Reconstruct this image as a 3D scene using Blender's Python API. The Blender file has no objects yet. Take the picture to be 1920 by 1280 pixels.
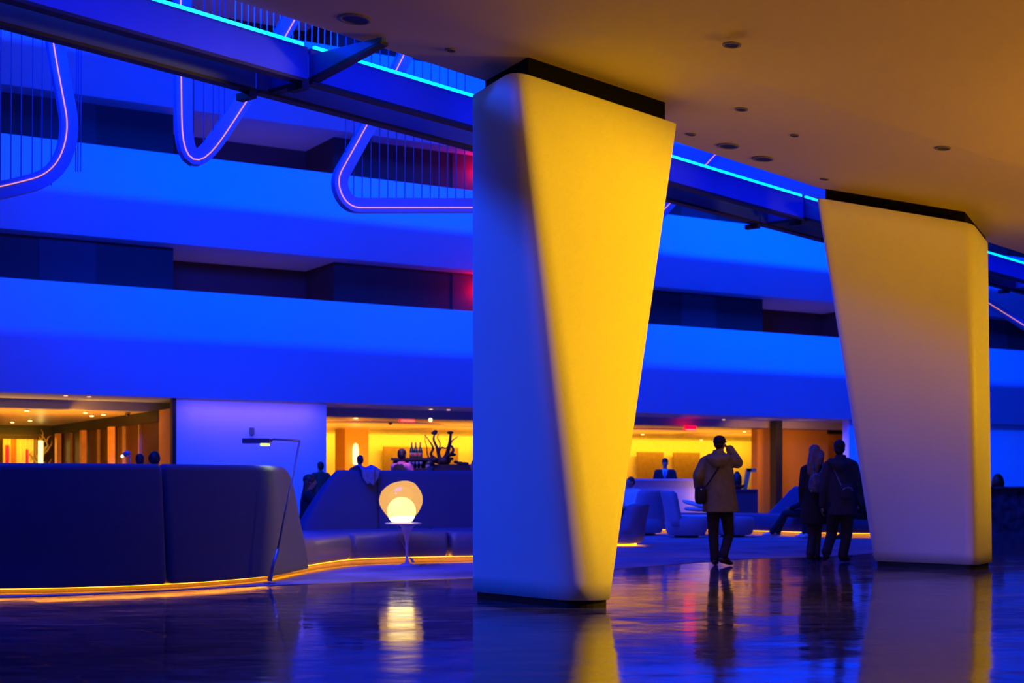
import bpy, bmesh, math, random
from mathutils import Vector, Matrix
random.seed(7)
SC = bpy.context.scene
COL = SC.collection
PI = math.pi
F = 2667.0      # focal length in pixels of the 1920 px wide frame (50 mm on 36 mm)
EYE = 1.13      # camera height, level camera; the horizon is pixel row 907

# ------------------------------------------------------------------ camera
cam = bpy.data.cameras.new('camera'); camo = bpy.data.objects.new('camera', cam); COL.objects.link(camo)
camo.location = (0, 0, EYE); camo.rotation_euler = (PI/2, 0, 0)
cam.lens = 50.0; cam.sensor_width = 36.0; cam.sensor_fit = 'HORIZONTAL'
cam.shift_y = 267/1920
cam.clip_end = 300
cam.dof.use_dof = True; cam.dof.focus_distance = 14.0; cam.dof.aperture_fstop = 2.2
SC.camera = camo
# ------------------------------------------------------------------ world, exposure
w = bpy.data.worlds.new('world'); SC.world = w; w.use_nodes = True
w.node_tree.nodes['Background'].inputs[0].default_value = (0.0, 0.012, 0.55, 1)
w.node_tree.nodes['Background'].inputs[1].default_value = 0.04
SC.view_settings.view_transform = 'Standard'; SC.view_settings.look = 'None'
SC.view_settings.gamma = 1; SC.view_settings.use_curve_mapping = False
SC.view_settings.exposure = 0.0
# ------------------------------------------------------------------ lights
BLUE = (0.0, 0.045, 1.0)
AMB = (1.0, 0.50, 0.0)
ORG = (1.0, 0.36, 0.02)
def aim(o, tgt):
    o.rotation_euler = (Vector(tgt)-o.location).to_track_quat('-Z', 'Y').to_euler()
def area(name, loc, tgt, sx, sy, power, col, spread=180):
    l = bpy.data.lights.new(name, 'AREA'); l.shape = 'RECTANGLE'; l.size = sx; l.size_y = sy
    l.energy = power; l.color = col; l.spread = math.radians(spread)
    o = bpy.data.objects.new(name, l); COL.objects.link(o); o.location = loc; aim(o, tgt); return o
def spot(name, loc, tgt, power, col, ang=60, blend=.6, r=.15):
    l = bpy.data.lights.new(name, 'SPOT'); l.energy = power; l.color = col
    l.spot_size = math.radians(ang); l.spot_blend = blend; l.shadow_soft_size = r
    o = bpy.data.objects.new(name, l); COL.objects.link(o); o.location = loc; aim(o, tgt); return o
# blue washes high up in the atrium, over the lounge, and added blue fills
area('atrium_wash', (-9, 23, 19), (-6, 36, 6), 16, 4, 2000, BLUE, 105)
area('atrium_wash', (-1, 26, 19), (5, 42, 5), 16, 4, 2900, BLUE, 95)
area('atrium_wash', (8, 32, 18), (12, 45, 8), 12, 4, 3000, (0.0, 0.042, 1.0), 80)
for _x, _y in ((-8, 33), (4, 40), (18, 47)): area('atrium_wash', (-3, 15.5, 8.5), (_x, _y, 7.0), 5, 2, 340, (0.0, 0.03, 1.0), 40)  # added low fills that blue the lower balcony faces
spot('atrium_spot', (-14, 9.5, 8), (.9, 13.2, 2.9), 6500, (0.0, 0.06, 1.0), 29, .35, .6)
area('atrium_floor_fill', (-5, 15, 16), (-3.5, 15, 0), 8, 8, 1250, (0.0, 0.03, 1.0), 100)  # added from above to turn the floor blue
area('atrium_wash', (-4, 10.5, 9.5), (-4, 20, 6.5), 7, 1.5, 420, (0.0, 0.03, 1.0), 55)  # added fill for the hanging blades
spot('atrium_spot', (-6, 12, 9), (-1.6, 21.3, .9), 3000, (0.0, 0.02, 1.0), 38, .5, .5)  # added fill for the far sofa back
# amber lamps and added fills on the lobby side (under the low ceiling, right of the view)
spot('lobby_spot', (8.5, 12.0, 3.4), (1.1, 14.0, 2.4), 3300, AMB, 44, .6, .5)
spot('lobby_spot', (10.6, 19.7, 2.6), (6.9, 19.7, 2.5), 430, AMB, 70, .7, .35)
area('lobby_ceiling_fill', (10.5, 13.0, 1.0), (8.0, 14.5, 5.0), 3, 2, 165, (1.0, 0.42, 0.003), 110)  # added upward fill to warm the ceiling, no fitting known there
area('lobby_ceiling_fill', (4.2, 5.5, .6), (4.0, 8.5, 5.0), 3, 2, 60, (1.0, 0.38, 0.004), 110)  # second added ceiling fill, nearer the camera
spot('lobby_spot', (3.5, 3.0, 3.8), (5.3, 19.2, 2.6), 190, (1.0, .34, .04), 28, .8, .4)  # added warm fill for the right pillar's main face and the parka
# added blue fill line along the edge of the lobby ceiling, washing the steel beams
_c = Vector((3.2, 18.5, 5.08)); _d = Vector((-.754, .657, .10)).normalized(); _x = Vector((.657, .754, 0)).normalized()
_l = bpy.data.lights.new('beam_fill_light', 'AREA'); _l.shape = 'RECTANGLE'; _l.size = 44; _l.size_y = .08; _l.energy = 170; _l.spread = math.radians(85); _l.color = (0.0, .02, 1.0)
_o = bpy.data.objects.new('beam_fill_light', _l); COL.objects.link(_o); _o.location = _c
_o.rotation_euler = Matrix((_x, (-_d).cross(_x).normalized(), -_d)).transposed().to_euler()

# ------------------------------------------------------------------ helpers
def ray(px, py): return Vector(((px-960)/F, 1.0, (907-py)/F))
def P(px, py, Y): d = ray(px, py)*Y; return Vector((d.x, d.y, d.z+EYE))
def G(px, py, z=0.0): return P(px, py, (z-EYE)/((907-py)/F))
# facade frame: s runs along it to the right, b goes back into it, z up
FO = Vector((-11.5, 32.0, 0)); FU = Vector((.857, .515, 0)).normalized(); FB = Vector((-.515, .857, 0)).normalized()
def W(s, b, z): return FO + FU*s + FB*b + Vector((0, 0, z))
def FP(px, py, b):
    d = ray(px, py); o = Vector((0, 0, EYE))
    t = (b - (o-FO).dot(FB))/d.dot(FB); p = o+d*t
    return (p-FO).dot(FU), p.z
def fs(px, b): return FP(px, 907, b)[0]
# beam frame: parallel to the ceiling edge
BD = Vector((.657, .754, 0)).normalized(); BN = Vector((-.754, .657, 0)).normalized()

def mesh_obj(name, bm, m, parent=None, smooth=False):
    bmesh.ops.recalc_face_normals(bm, faces=bm.faces[:])
    me = bpy.data.meshes.new(name); bm.to_mesh(me); bm.free()
    if smooth:
        for p in me.polygons: p.use_smooth = True
    me.materials.append(m)
    o = bpy.data.objects.new(name, me); COL.objects.link(o)
    if parent is not None: o.parent = parent
    return o
def empty(name, loc=(0, 0, 0), rz=0.0):
    o = bpy.data.objects.new(name, None); COL.objects.link(o); o.location = loc; o.rotation_euler = (0, 0, rz)
    o.empty_display_size = .2
    return o
def tag(o, label, cat, group=None, kind=None):
    o['label'] = label; o['category'] = cat
    if group: o['group'] = group
    if kind: o['kind'] = kind
    return o
def struct(o): o['kind'] = 'structure'; return o
def B(): return bmesh.new()
def hexa(bm, pts):
    v = [bm.verts.new(p) for p in pts]
    for f in ((0, 1, 2, 3), (4, 7, 6, 5), (0, 4, 5, 1), (1, 5, 6, 2), (2, 6, 7, 3), (3, 7, 4, 0)):
        bm.faces.new([v[i] for i in f])
def box(bm, x0, x1, y0, y1, z0, z1, fn=None):
    p = [(x0, y0, z0), (x1, y0, z0), (x1, y1, z0), (x0, y1, z0), (x0, y0, z1), (x1, y0, z1), (x1, y1, z1), (x0, y1, z1)]
    if fn: p = [fn(*q) for q in p]
    hexa(bm, p)
def prism(bm, poly, z0, z1):
    a = [bm.verts.new((p[0], p[1], z0)) for p in poly]; b = [bm.verts.new((p[0], p[1], z1)) for p in poly]
    n = len(poly); bm.faces.new(a[::-1]); bm.faces.new(b)
    for i in range(n): bm.faces.new((a[i], a[(i+1) % n], b[(i+1) % n], b[i]))
def loft(bm, rings, caps=True, closed=True):
    R = [[bm.verts.new(p) for p in r] for r in rings]
    n = len(R[0])
    for a, b in zip(R, R[1:]):
        for i in range(n if closed else n-1):
            bm.faces.new((a[i], a[(i+1) % n], b[(i+1) % n], b[i]))
    if caps and closed:
        bm.faces.new(R[0][::-1]); bm.faces.new(R[-1])
def lathe(bm, prof, c=(0, 0, 0), n=24, fn=None):
    rings = []
    for r, z in prof:
        r = max(r, 1e-4)
        ring = [Vector((c[0]+r*math.cos(2*PI*i/n), c[1]+r*math.sin(2*PI*i/n), c[2]+z)) for i in range(n)]
        if fn: ring = [fn(p) for p in ring]
        rings.append(ring)
    loft(bm, rings)
def tube(bm, pts, r, n=8, caps=True):
    pts = [Vector(p) for p in pts]; rings = []; up = None
    for i, p in enumerate(pts):
        t = ((pts[i+1] if i+1 < len(pts) else p)-(pts[i-1] if i else p)).normalized()
        if up is None:
            up = Vector((0, 0, 1)) if abs(t.z) < .9 else Vector((1, 0, 0))
        a = t.cross(up).normalized(); up = a.cross(t).normalized()
        rr = r[i] if isinstance(r, (list, tuple)) else r
        rings.append([p+(a*math.cos(2*PI*k/n)+up*math.sin(2*PI*k/n))*rr for k in range(n)])
    loft(bm, rings, caps)
def cap_limb(bm, p0, r0, p1, r1, n=12):
    """tapered capsule between two joints"""
    p0 = Vector(p0); p1 = Vector(p1); t = (p1-p0).normalized()
    pts = []; rs = []
    for a in (-80, -55, -28, 0): pts.append(p0+t*r0*math.sin(math.radians(a))); rs.append(r0*math.cos(math.radians(a)))
    for a in (0, 28, 55, 80): pts.append(p1+t*r1*math.sin(math.radians(a))); rs.append(r1*math.cos(math.radians(a)))
    tube(bm, pts, rs, n)
def ball(bm, c, rx, ry=None, rz=None, rot=None, n=14):
    ry = ry or rx; rz = rz or rx
    M = Matrix.Translation(c) @ (rot.to_4x4() if rot else Matrix()) @ Matrix.Diagonal((rx, ry, rz, 1))
    bmesh.ops.create_uvsphere(bm, u_segments=n, v_segments=max(8, n*2//3), radius=1, matrix=M)
def bez(a, b, c, n=8):
    return [a*(1-t)**2+b*2*t*(1-t)+c*t*t for t in [k/n for k in range(n+1)]]
def smooth_poly(pts, n=10):
    """Catmull-Rom through points"""
    pts = [Vector(p) for p in pts]; q = [pts[0]*2-pts[1]]+pts+[pts[-1]*2-pts[-2]]; out = []
    for i in range(1, len(q)-2):
        for k in range(n):
            t = k/n
            out.append(.5*((2*q[i])+(-q[i-1]+q[i+1])*t+(2*q[i-1]-5*q[i]+4*q[i+1]-q[i+2])*t*t+(-q[i-1]+3*q[i]-3*q[i+1]+q[i+2])*t**3))
    out.append(pts[-1]); return out

# ------------------------------------------------------------------ materials
def mat(name, col, rough=.6, metal=0.0, var=.0, scale=8.0, bump=0.0, bscale=60.0, coat=0.0, sheen=0.0, emis=None, es=0.0, spec=.5, trans=0.0):
    m = bpy.data.materials.new(name); m.use_nodes = True; nt = m.node_tree; b = nt.nodes['Principled BSDF']
    b.inputs['Roughness'].default_value = rough; b.inputs['Metallic'].default_value = metal
    b.inputs['Specular IOR Level'].default_value = spec
    b.inputs['Coat Weight'].default_value = coat; b.inputs['Sheen Weight'].default_value = sheen
    b.inputs['Transmission Weight'].default_value = trans
    tc = nt.nodes.new('ShaderNodeTexCoord')
    nz = nt.nodes.new('ShaderNodeTexNoise'); nz.inputs['Scale'].default_value = scale; nz.inputs['Detail'].default_value = 4
    nt.links.new(tc.outputs['Object'], nz.inputs['Vector'])
    cr = nt.nodes.new('ShaderNodeValToRGB'); e = cr.color_ramp.elements
    e[0].position = .3; e[1].position = .7
    e[0].color = (*[c*(1-var) for c in col], 1); e[1].color = (*[min(1, c*(1+var)) for c in col], 1)
    nt.links.new(nz.outputs['Fac'], cr.inputs[0]); nt.links.new(cr.outputs[0], b.inputs['Base Color'])
    if bump:
        n2 = nt.nodes.new('ShaderNodeTexNoise'); n2.inputs['Scale'].default_value = bscale
        nt.links.new(tc.outputs['Object'], n2.inputs['Vector'])
        bp = nt.nodes.new('ShaderNodeBump'); bp.inputs['Strength'].default_value = bump; bp.inputs['Distance'].default_value = .01
        nt.links.new(n2.outputs['Fac'], bp.inputs['Height']); nt.links.new(bp.outputs[0], b.inputs['Normal'])
    if emis:
        b.inputs['Emission Color'].default_value = (*emis, 1); b.inputs['Emission Strength'].default_value = es
    return m
M = {}
M['plaster'] = mat('smooth_white_plaster', (.80, .80, .80), .55, var=.015, scale=1.5, bump=.05, bscale=25)
M['ceiling'] = mat('ceiling_paint', (.66, .56, .30), .7, var=.02, scale=.6)
M['balcony'] = mat('balcony_plaster', (.50, .68, .84), .6, var=.02, scale=.5)  # white plaster with the blue light's cast put into its colour
M['black'] = mat('black_paint', (.006, .006, .007), .5, var=.2)
M['bsteel'] = mat('blue_cast_beam_steel', (.045, .10, .38), .45, var=.05, scale=3)  # blue cast of the lighting put into the steel colour
M['bunder'] = mat('dark_beam_flange', (.012, .012, .016), .6, var=.1)
M['grille'] = None
M['corr'] = mat('corridor_wall_paint', (.06, .028, .03), .7, var=.05, scale=2)
M['corr2'] = mat('corridor_panel_paint', (.085, .045, .055), .7, var=.05, scale=2)
M['ddoor'] = mat('dark_wood_door', (.12, .045, .02), .5, var=.25, scale=5)
M['wallw'] = mat('white_wall_paint', (.74, .72, .74), .6, var=.02, scale=2)
M['warmw'] = mat('warm_plaster', (.80, .66, .42), .65, var=.03, scale=2)
M['cyan'] = mat('cyan_led', (.1, .5, 1), .5, emis=(0.0, .55, 1.0), es=3.6)
M['orled'] = mat('orange_led_line', (1, .5, .3), .5, emis=(1.0, .33, .12), es=1.0)
M['tubeb'] = mat('blue_cast_blade', (.15, .30, .55), .4, metal=.0, var=.05)  # blade colour carries the blue of the lighting
M['wire'] = mat('thin_steel_wire', (.10, .14, .30), .4, metal=.3)

def grille_mat():
    m = mat('perforated_black_metal', (.01, .008, .005), .7, spec=.05)
    nt = m.node_tree; b = nt.nodes['Principled BSDF']; tc = nt.nodes.new('ShaderNodeTexCoord')
    ck = nt.nodes.new('ShaderNodeTexVoronoi'); ck.inputs['Scale'].default_value = 38; ck.feature = 'F1'
    nt.links.new(tc.outputs['Object'], ck.inputs['Vector'])
    cr = nt.nodes.new('ShaderNodeValToRGB'); cr.color_ramp.elements[0].color = (.002, .002, .002, 1); cr.color_ramp.elements[1].color = (.004, .003, .002, 1)
    cr.color_ramp.elements[0].position = .25; cr.color_ramp.elements[1].position = .5
    nt.links.new(ck.outputs['Distance'], cr.inputs[0]); nt.links.new(cr.outputs[0], b.inputs['Base Color'])
    return m
M['grille'] = grille_mat()

def floor_mat():
    m = bpy.data.materials.new('polished_dark_stone_tiles'); m.use_nodes = True; nt = m.node_tree; N = nt.nodes; L = nt.links
    b = N['Principled BSDF']; tc = N.new('ShaderNodeTexCoord')
    mp = N.new('ShaderNodeMapping'); mp.inputs['Rotation'].default_value = (0, 0, math.radians(-41+8)); L.new(tc.outputs['Object'], mp.inputs[0])
    br = N.new('ShaderNodeTexBrick'); br.offset = .5; br.inputs['Scale'].default_value = 1.0
    br.inputs['Brick Width'].default_value = 1.2; br.inputs['Row Height'].default_value = .6
    br.inputs['Mortar Size'].default_value = .007; br.inputs['Mortar Smooth'].default_value = .2
    br.inputs['Color1'].default_value = (0, 0, 0, 1); br.inputs['Color2'].default_value = (1, 1, 1, 1); br.inputs['Mortar'].default_value = (.5, .5, .5, 1)
    L.new(mp.outputs[0], br.inputs['Vector'])
    wv = N.new('ShaderNodeTexNoise'); wv.inputs['Scale'].default_value = 1.3; wv.inputs['Detail'].default_value = 9; wv.inputs['Roughness'].default_value = .68
    wv.inputs['Distortion'].default_value = 2.2
    mp2 = N.new('ShaderNodeMapping'); mp2.inputs['Rotation'].default_value = (0, 0, .3); mp2.inputs['Scale'].default_value = (.7, 2.6, 1)
    L.new(tc.outputs['Object'], mp2.inputs[0]); L.new(mp2.outputs[0], wv.inputs['Vector'])
    cr = N.new('ShaderNodeValToRGB'); e = cr.color_ramp.elements
    e[0].position = .35; e[0].color = (.012, .012, .016, 1); e[1].position = .68; e[1].color = (.15, .15, .20, 1)
    L.new(wv.outputs['Fac'], cr.inputs[0])
    mx = N.new('ShaderNodeMix'); mx.data_type = 'RGBA'; mx.blend_type = 'MULTIPLY'; mx.inputs[0].default_value = 1.0
    tr = N.new('ShaderNodeMapRange'); tr.inputs[3].default_value = .7; tr.inputs[4].default_value = 1.2
    L.new(br.outputs['Color'], tr.inputs[0]); L.new(cr.outputs[0], mx.inputs[6]); L.new(tr.outputs[0], mx.inputs[7])
    mm = N.new('ShaderNodeMix'); mm.data_type = 'RGBA'; L.new(br.outputs['Fac'], mm.inputs[0]); L.new(mx.outputs[2], mm.inputs[6]); mm.inputs[7].default_value = (.004, .004, .006, 1)
    L.new(mm.outputs[2], b.inputs['Base Color'])
    rr = N.new('ShaderNodeMapRange'); rr.inputs[1].default_value = .3; rr.inputs[2].default_value = .7; rr.inputs[3].default_value = .04; rr.inputs[4].default_value = .15
    L.new(wv.outputs['Fac'], rr.inputs[0]); L.new(rr.outputs[0], b.inputs['Roughness'])
    b.inputs['IOR'].default_value = 1.45; b.inputs['Specular IOR Level'].default_value = .27
    # each tile lies at its own slight tilt; gentle honed waviness
    n2 = N.new('ShaderNodeTexNoise'); n2.inputs['Scale'].default_value = 2.2; n2.inputs['Detail'].default_value = 3; L.new(tc.outputs['Object'], n2.inputs['Vector'])
    ad = N.new('ShaderNodeMath'); ad.operation = 'MULTIPLY_ADD'; ad.inputs[1].default_value = .15
    L.new(br.outputs['Fac'], ad.inputs[0])
    mneg = N.new('ShaderNodeMath'); mneg.operation = 'MULTIPLY'; mneg.inputs[1].default_value = -.6; L.new(br.outputs['Fac'], mneg.inputs[0])
    sm = N.new('ShaderNodeMath'); sm.operation = 'ADD'; L.new(n2.outputs['Fac'], sm.inputs[0]); L.new(mneg.outputs[0], sm.inputs[1])
    bp = N.new('ShaderNodeBump'); bp.inputs['Strength'].default_value = .28; bp.inputs['Distance'].default_value = .012
    L.new(sm.outputs[0], bp.inputs['Height'])
    vs = N.new('ShaderNodeVectorMath'); vs.operation = 'MULTIPLY_ADD'
    vs.inputs[1].default_value = (.011, .011, 0); vs.inputs[2].default_value = (-.0055, -.0055, 0)
    wn = N.new('ShaderNodeTexWhiteNoise'); wn.noise_dimensions = '1D'; L.new(br.outputs['Color'], wn.inputs['W'])
    L.new(wn.outputs['Color'], vs.inputs[0])
    va = N.new('ShaderNodeVectorMath'); va.operation = 'ADD'; L.new(bp.outputs[0], va.inputs[0]); L.new(vs.outputs[0], va.inputs[1])
    vn = N.new('ShaderNodeVectorMath'); vn.operation = 'NORMALIZE'; L.new(va.outputs[0], vn.inputs[0])
    L.new(vn.outputs[0], b.inputs['Normal'])
    return m
M['stone'] = floor_mat()
M['carpet'] = mat('woven_lounge_carpet', (.30, .28, .36), .9, var=.35, scale=1.1, bump=.2, bscale=120)

# ------------------------------------------------------------------ floor and ceiling
bm = B(); box(bm, -45, 75, -12, 90, -.2, 0); struct(mesh_obj('floor', bm, M['stone']))
CP0, CG = 5.18+.08*.9, .08          # ceiling plane: z = CP0 - CG*x
def CZ(px, py):                      # point where a ray meets the ceiling plane
    d = ray(px, py); Y = (CP0-EYE)/(d.z+CG*d.x); return Vector((d.x*Y, Y, EYE+d.z*Y))
e0, e1 = CZ(540, 33), CZ(1545, 355); ed = (e1-e0)
c0, c1 = CZ(1120, 60), CZ(1920, 315); cd = c1-c0
cz = lambda x, z=None: CP0-CG*x
def on(p, d, t): q = p+d*t; return (q.x, q.y)
E_ = [on(e0, ed, -1.5), on(e0, ed, 3.2)]; C_ = [on(c0, cd, -1.7), on(c0, cd, 3.4)]
bm = B()
q = [E_[0], E_[1], C_[1], C_[0]]
hexa(bm, [(x, y, cz(x)) for x, y in q]+[(x, y, cz(x)+.5) for x, y in q])
struct(mesh_obj('ceiling', bm, M['ceiling']))
# the inner field rises gently away from the crease
rn = Vector((cd.y, -cd.x, 0)).normalized()
far = [(x+rn.x*22, y+rn.y*22) for x, y in C_]
q = [C_[0], C_[1], far[1], far[0]]; zz = [cz(C_[0][0]), cz(C_[1][0]), cz(C_[1][0])+1.1, cz(C_[0][0])+1.1]
bm = B(); hexa(bm, [(p[0], p[1], z) for p, z in zip(q, zz)]+[(p[0], p[1], z+.5) for p, z in zip(q, zz)])
struct(mesh_obj('ceiling_inner', bm, M['ceiling']))
# ceiling fittings
M['rim'] = mat('fitting_grey', (.20, .18, .17), .5)
def dl(px, py, r, i):
    p = CZ(px, py)
    e = empty('recessed_downlight', p-Vector((0, 0, .0)))
    e.rotation_euler = (0, math.atan(CG), 0)
    bm = B(); lathe(bm, [(r, .0), (r*1.0, -.012), (r*.80, -.016), (r*.78, -.004), (r*.7, -.003)], n=24); mesh_obj('rim', bm, M['rim'], e, True)
    bm = B(); lathe(bm, [(r*.74, -.005), (r*.72, -.008), (.001, -.008)], n=20); mesh_obj('lens', bm, M['black'], e)
    return e
DLS = [(1372, 83, .085, 'unlit recessed downlight in the brown ceiling, highest one right of the yellow pillar'),
       (1390, 204, .07, 'small unlit recessed downlight, just right of the yellow pillar top'),
       (1296, 251, .055, 'tiny unlit downlight beside the upper right corner of the yellow pillar'),
       (1365, 273, .13, 'wide shallow ceiling disc between the two pillars, farther from the edge'),
       (1430, 297, .13, 'wide shallow ceiling disc between the two pillars, nearer the right pillar'),
       (1547, 335, .05, 'tiny ceiling fitting above the left top corner of the right pillar'),
       (1490, 253, .05, 'pale tiny ceiling fitting in the middle of the ceiling band'),
       (1768, 277, .085, 'unlit downlight beside the ceiling crease at the right'),
       (845, 93, .055, 'tiny dark ceiling fitting above left of the yellow pillar'),
       (665, 35, .15, 'wide dark disc in the blue-shadowed ceiling at upper left')]
for px, py, r, lb in DLS:
    tag(dl(px, py, r, 0), lb, 'ceiling light', 'fittings recessed in the lobby ceiling')

# ------------------------------------------------------------------ pillars
def rpoly(corners, cuts, n=8):
    """rounded polygon outline; corners: list of Vector2, cuts: tangent lengths"""
    out = []; m = len(corners)
    for i in range(m):
        a = Vector(corners[i-1]); b = Vector(corners[i]); c = Vector(corners[(i+1) % m]); r = cuts[i]
        out += bez(b+(a-b).normalized()*r, b, b+(c-b).normalized()*r, n)
    return out
def pillar(name, label, bot, top, cutb, cutt, caplist, zt):
    root = empty(name, (sum(p[0] for p in bot)/4, sum(p[1] for p in bot)/4, 0)); o0 = root.location.copy()
    rb = rpoly(bot, cutb); rt = rpoly(top, cutt); N = 30
    rings = []
    for k in range(N+1):
        t = k/N; ring = []
        for a, b in zip(rb, rt):
            p = a.lerp(b, t); z = .07+t*(zt(b.x)-.07)
            ring.append(Vector((p.x, p.y, z))-o0)
        rings.append(ring)
    # softly eased top edge
    cen = sum(rings[-1], Vector())/len(rings[-1])
    top2 = [p+(cen-p).normalized()*.02+Vector((0, 0, .012)) for p in rings[-1]]
    rings.append(top2)
    bm = B(); loft(bm, rings)
    for f in bm.faces: f.smooth = True
    o = mesh_obj('shaft', bm, M['plaster'], root, True)
    cb = sum(rb, Vector((0, 0)))/len(rb)
    bm = B(); prism(bm, [(p+(cb-p).normalized()*.045)-Vector((o0.x, o0.y)) for p in rb], 0, .075); mesh_obj('recessed_plinth', bm, M['black'], root)
    bm = B()
    lo = [Vector((x-o0.x, y-o0.y, zt(x)-.03)) for x, y in caplist]; hi = [Vector((x-o0.x, y-o0.y, cz(x)+.02)) for x, y in caplist]
    loft(bm, [lo, hi]); mesh_obj('perforated_cap', bm, M['grille'], root)
    tag(root, label, 'pillar', 'faceted pillars under the lobby ceiling')
    return root
ztop = lambda x: CP0-.24-CG*x
def TZ(px, py):
    d = ray(px, py); Y = (CP0-.24-EYE)/(d.z+CG*d.x); return Vector((d.x*Y, Y))
def gb(px, py): p = G(px, py, .07); return Vector((p.x, p.y))
# near pillar: left, near, right, hidden back corner
b1 = [gb(884, 1108.5), gb(1076, 1127.5), gb(1144, 1124), Vector((.30, 15.0))]
t1 = [TZ(884, 180), TZ(962, 132), TZ(1269, 233), Vector((1.25, 15.9))]
def capof(pts, cen, k=.22):
    return [(p[0]+(cen[0]-p[0])*k, p[1]+(cen[1]-p[1])*k) for p in pts]
def cpt(px, py): p = CZ(px, py); return (p.x, p.y)
cap1 = [cpt(910, 152), cpt(990, 107), cpt(1247, 192), (1.15, 15.5)]
pillar('faceted_pillar', 'large tapering white pillar, blue on its left face and bright yellow on its right', b1, t1, [.05, .32, .02, .2], [.05, .24, .02, .2], cap1, ztop)
b2 = [gb(1632, 1051), gb(1830, 1059), gb(1861, 1054), Vector((6.35, 21.1))]
t2 = [TZ(1527, 371), TZ(1825, 420), TZ(1853, 456), Vector((5.3, 20.4))]
cap2 = [cpt(1548, 354), cpt(1809, 397), cpt(1848, 445), (5.2, 20.1)]
pillar('faceted_pillar', 'farther tapering pillar at the right, dull brown face with a yellow right edge', b2, t2, [.16, .16, .04, .2], [.16, .16, .04, .2], cap2, ztop)

# ------------------------------------------------------------------ steel beams beside the ceiling edge
def beam_pt(px, Y): return Vector(((px-960)/F*Y, Y, 0))
B1 = beam_pt(889, 15.8); B2 = beam_pt(889, 16.75)
ZB, ZT = 5.08, 5.42
def along(base, px):     # parameter along BD where a ray column meets the beam line
    k = (px-960)/F; return (k*base.y-base.x)/(BD.x-k*BD.y)
def beam_seg(base, t0, t1, label, led):
    root = empty('steel_beam', (base+BD*t0))
    def fn(x, y, z): return BD*x+BN*y+Vector((0, 0, z))
    Lg = t1-t0
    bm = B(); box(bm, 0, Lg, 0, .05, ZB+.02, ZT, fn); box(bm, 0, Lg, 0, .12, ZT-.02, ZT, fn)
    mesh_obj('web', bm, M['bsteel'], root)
    bm = B(); box(bm, 0, Lg, -.02, .10, ZB-.012, ZB+.02, fn); mesh_obj('bottom_flange', bm, M['bunder'], root)
    bm = B(); box(bm, Lg-.09, Lg-.0, -.02, .2, ZB-.08, ZB-.012, fn); mesh_obj('splice_bracket', bm, M['bunder'], root)
    if led:
        bm = B(); box(bm, .05, Lg-.05, .0, .035, ZT, ZT+.035, fn); mesh_obj('light_strip', bm, M['cyan'], root)
    tag(root, label, 'beam', 'steel beams running beside the ceiling edge')
j1 = [along(B1, x) for x in (580, 1508)]; j1 = [-13.0]+j1+[j1[1]+(j1[1]-j1[0]), j1[1]+2*(j1[1]-j1[0])]
j2 = [along(B2, x) for x in (482, 1425)]; j2 = [-13.0]+j2+[j2[1]+(j2[1]-j2[0]), j2[1]+2*(j2[1]-j2[0])]
l1 = ['upper steel beam with a cyan light strip, at the upper left corner', 'upper steel beam with a cyan light strip, passing behind the yellow pillar',
      'upper steel beam with a cyan light strip, passing behind the right pillar', 'upper steel beam with a cyan light strip, farthest along at the right edge']
l2 = ['lower plain steel beam at the upper left corner', 'lower plain steel beam passing behind the yellow pillar',
      'lower plain steel beam passing behind the right pillar', 'lower plain steel beam, farthest along at the right edge']
for i in range(4):
    beam_seg(B1, j1[i]+.02, j1[i+1]-.02, l1[i], True); beam_seg(B2, j2[i]+.02, j2[i+1]-.02, l2[i], False)
for i, lb in ((1, 'steel cross beam reaching from the beams to the ceiling at upper left'), (2, 'steel cross beam between the beams left of the right pillar'), (3, 'steel cross beam between the beams right of the right pillar')):
    root = empty('cross_beam', (B1+BD*j1[i]))
    def fn(x, y, z): return BD*(x+.03)+BN*y+Vector((0, 0, z))
    yb = (B2+BD*j2[i]-B1-BD*j1[i]).dot(BN)
    def bar(x0, x1, zlo, zhi, tlo, thi):      # deep between the beams, tapering to a thin tip at the ceiling edge
        bm = B()
        hexa(bm, [fn(*p) for p in ((x0, 0, zlo), (x1, 0, zlo), (x1, yb+.1, zlo), (x0, yb+.1, zlo), (x0, 0, zhi), (x1, 0, zhi), (x1, yb+.1, zhi), (x0, yb+.1, zhi))])
        hexa(bm, [fn(*p) for p in ((x0, -1.0, tlo), (x1, -1.0, tlo), (x1, 0, zlo), (x0, 0, zlo), (x0, -1.0, thi), (x1, -1.0, thi), (x1, 0, zhi), (x0, 0, zhi))])
        return bm
    tip = cz((B1+BD*j1[i]-BN).x)-.02
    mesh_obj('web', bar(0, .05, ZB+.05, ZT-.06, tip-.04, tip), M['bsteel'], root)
    mesh_obj('bottom_flange', bar(-.02, .08, ZB+.01, ZB+.05, tip-.07, tip-.04), M['bunder'], root)
    tag(root, lb, 'beam', 'cross beams tying the two beams')

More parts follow.
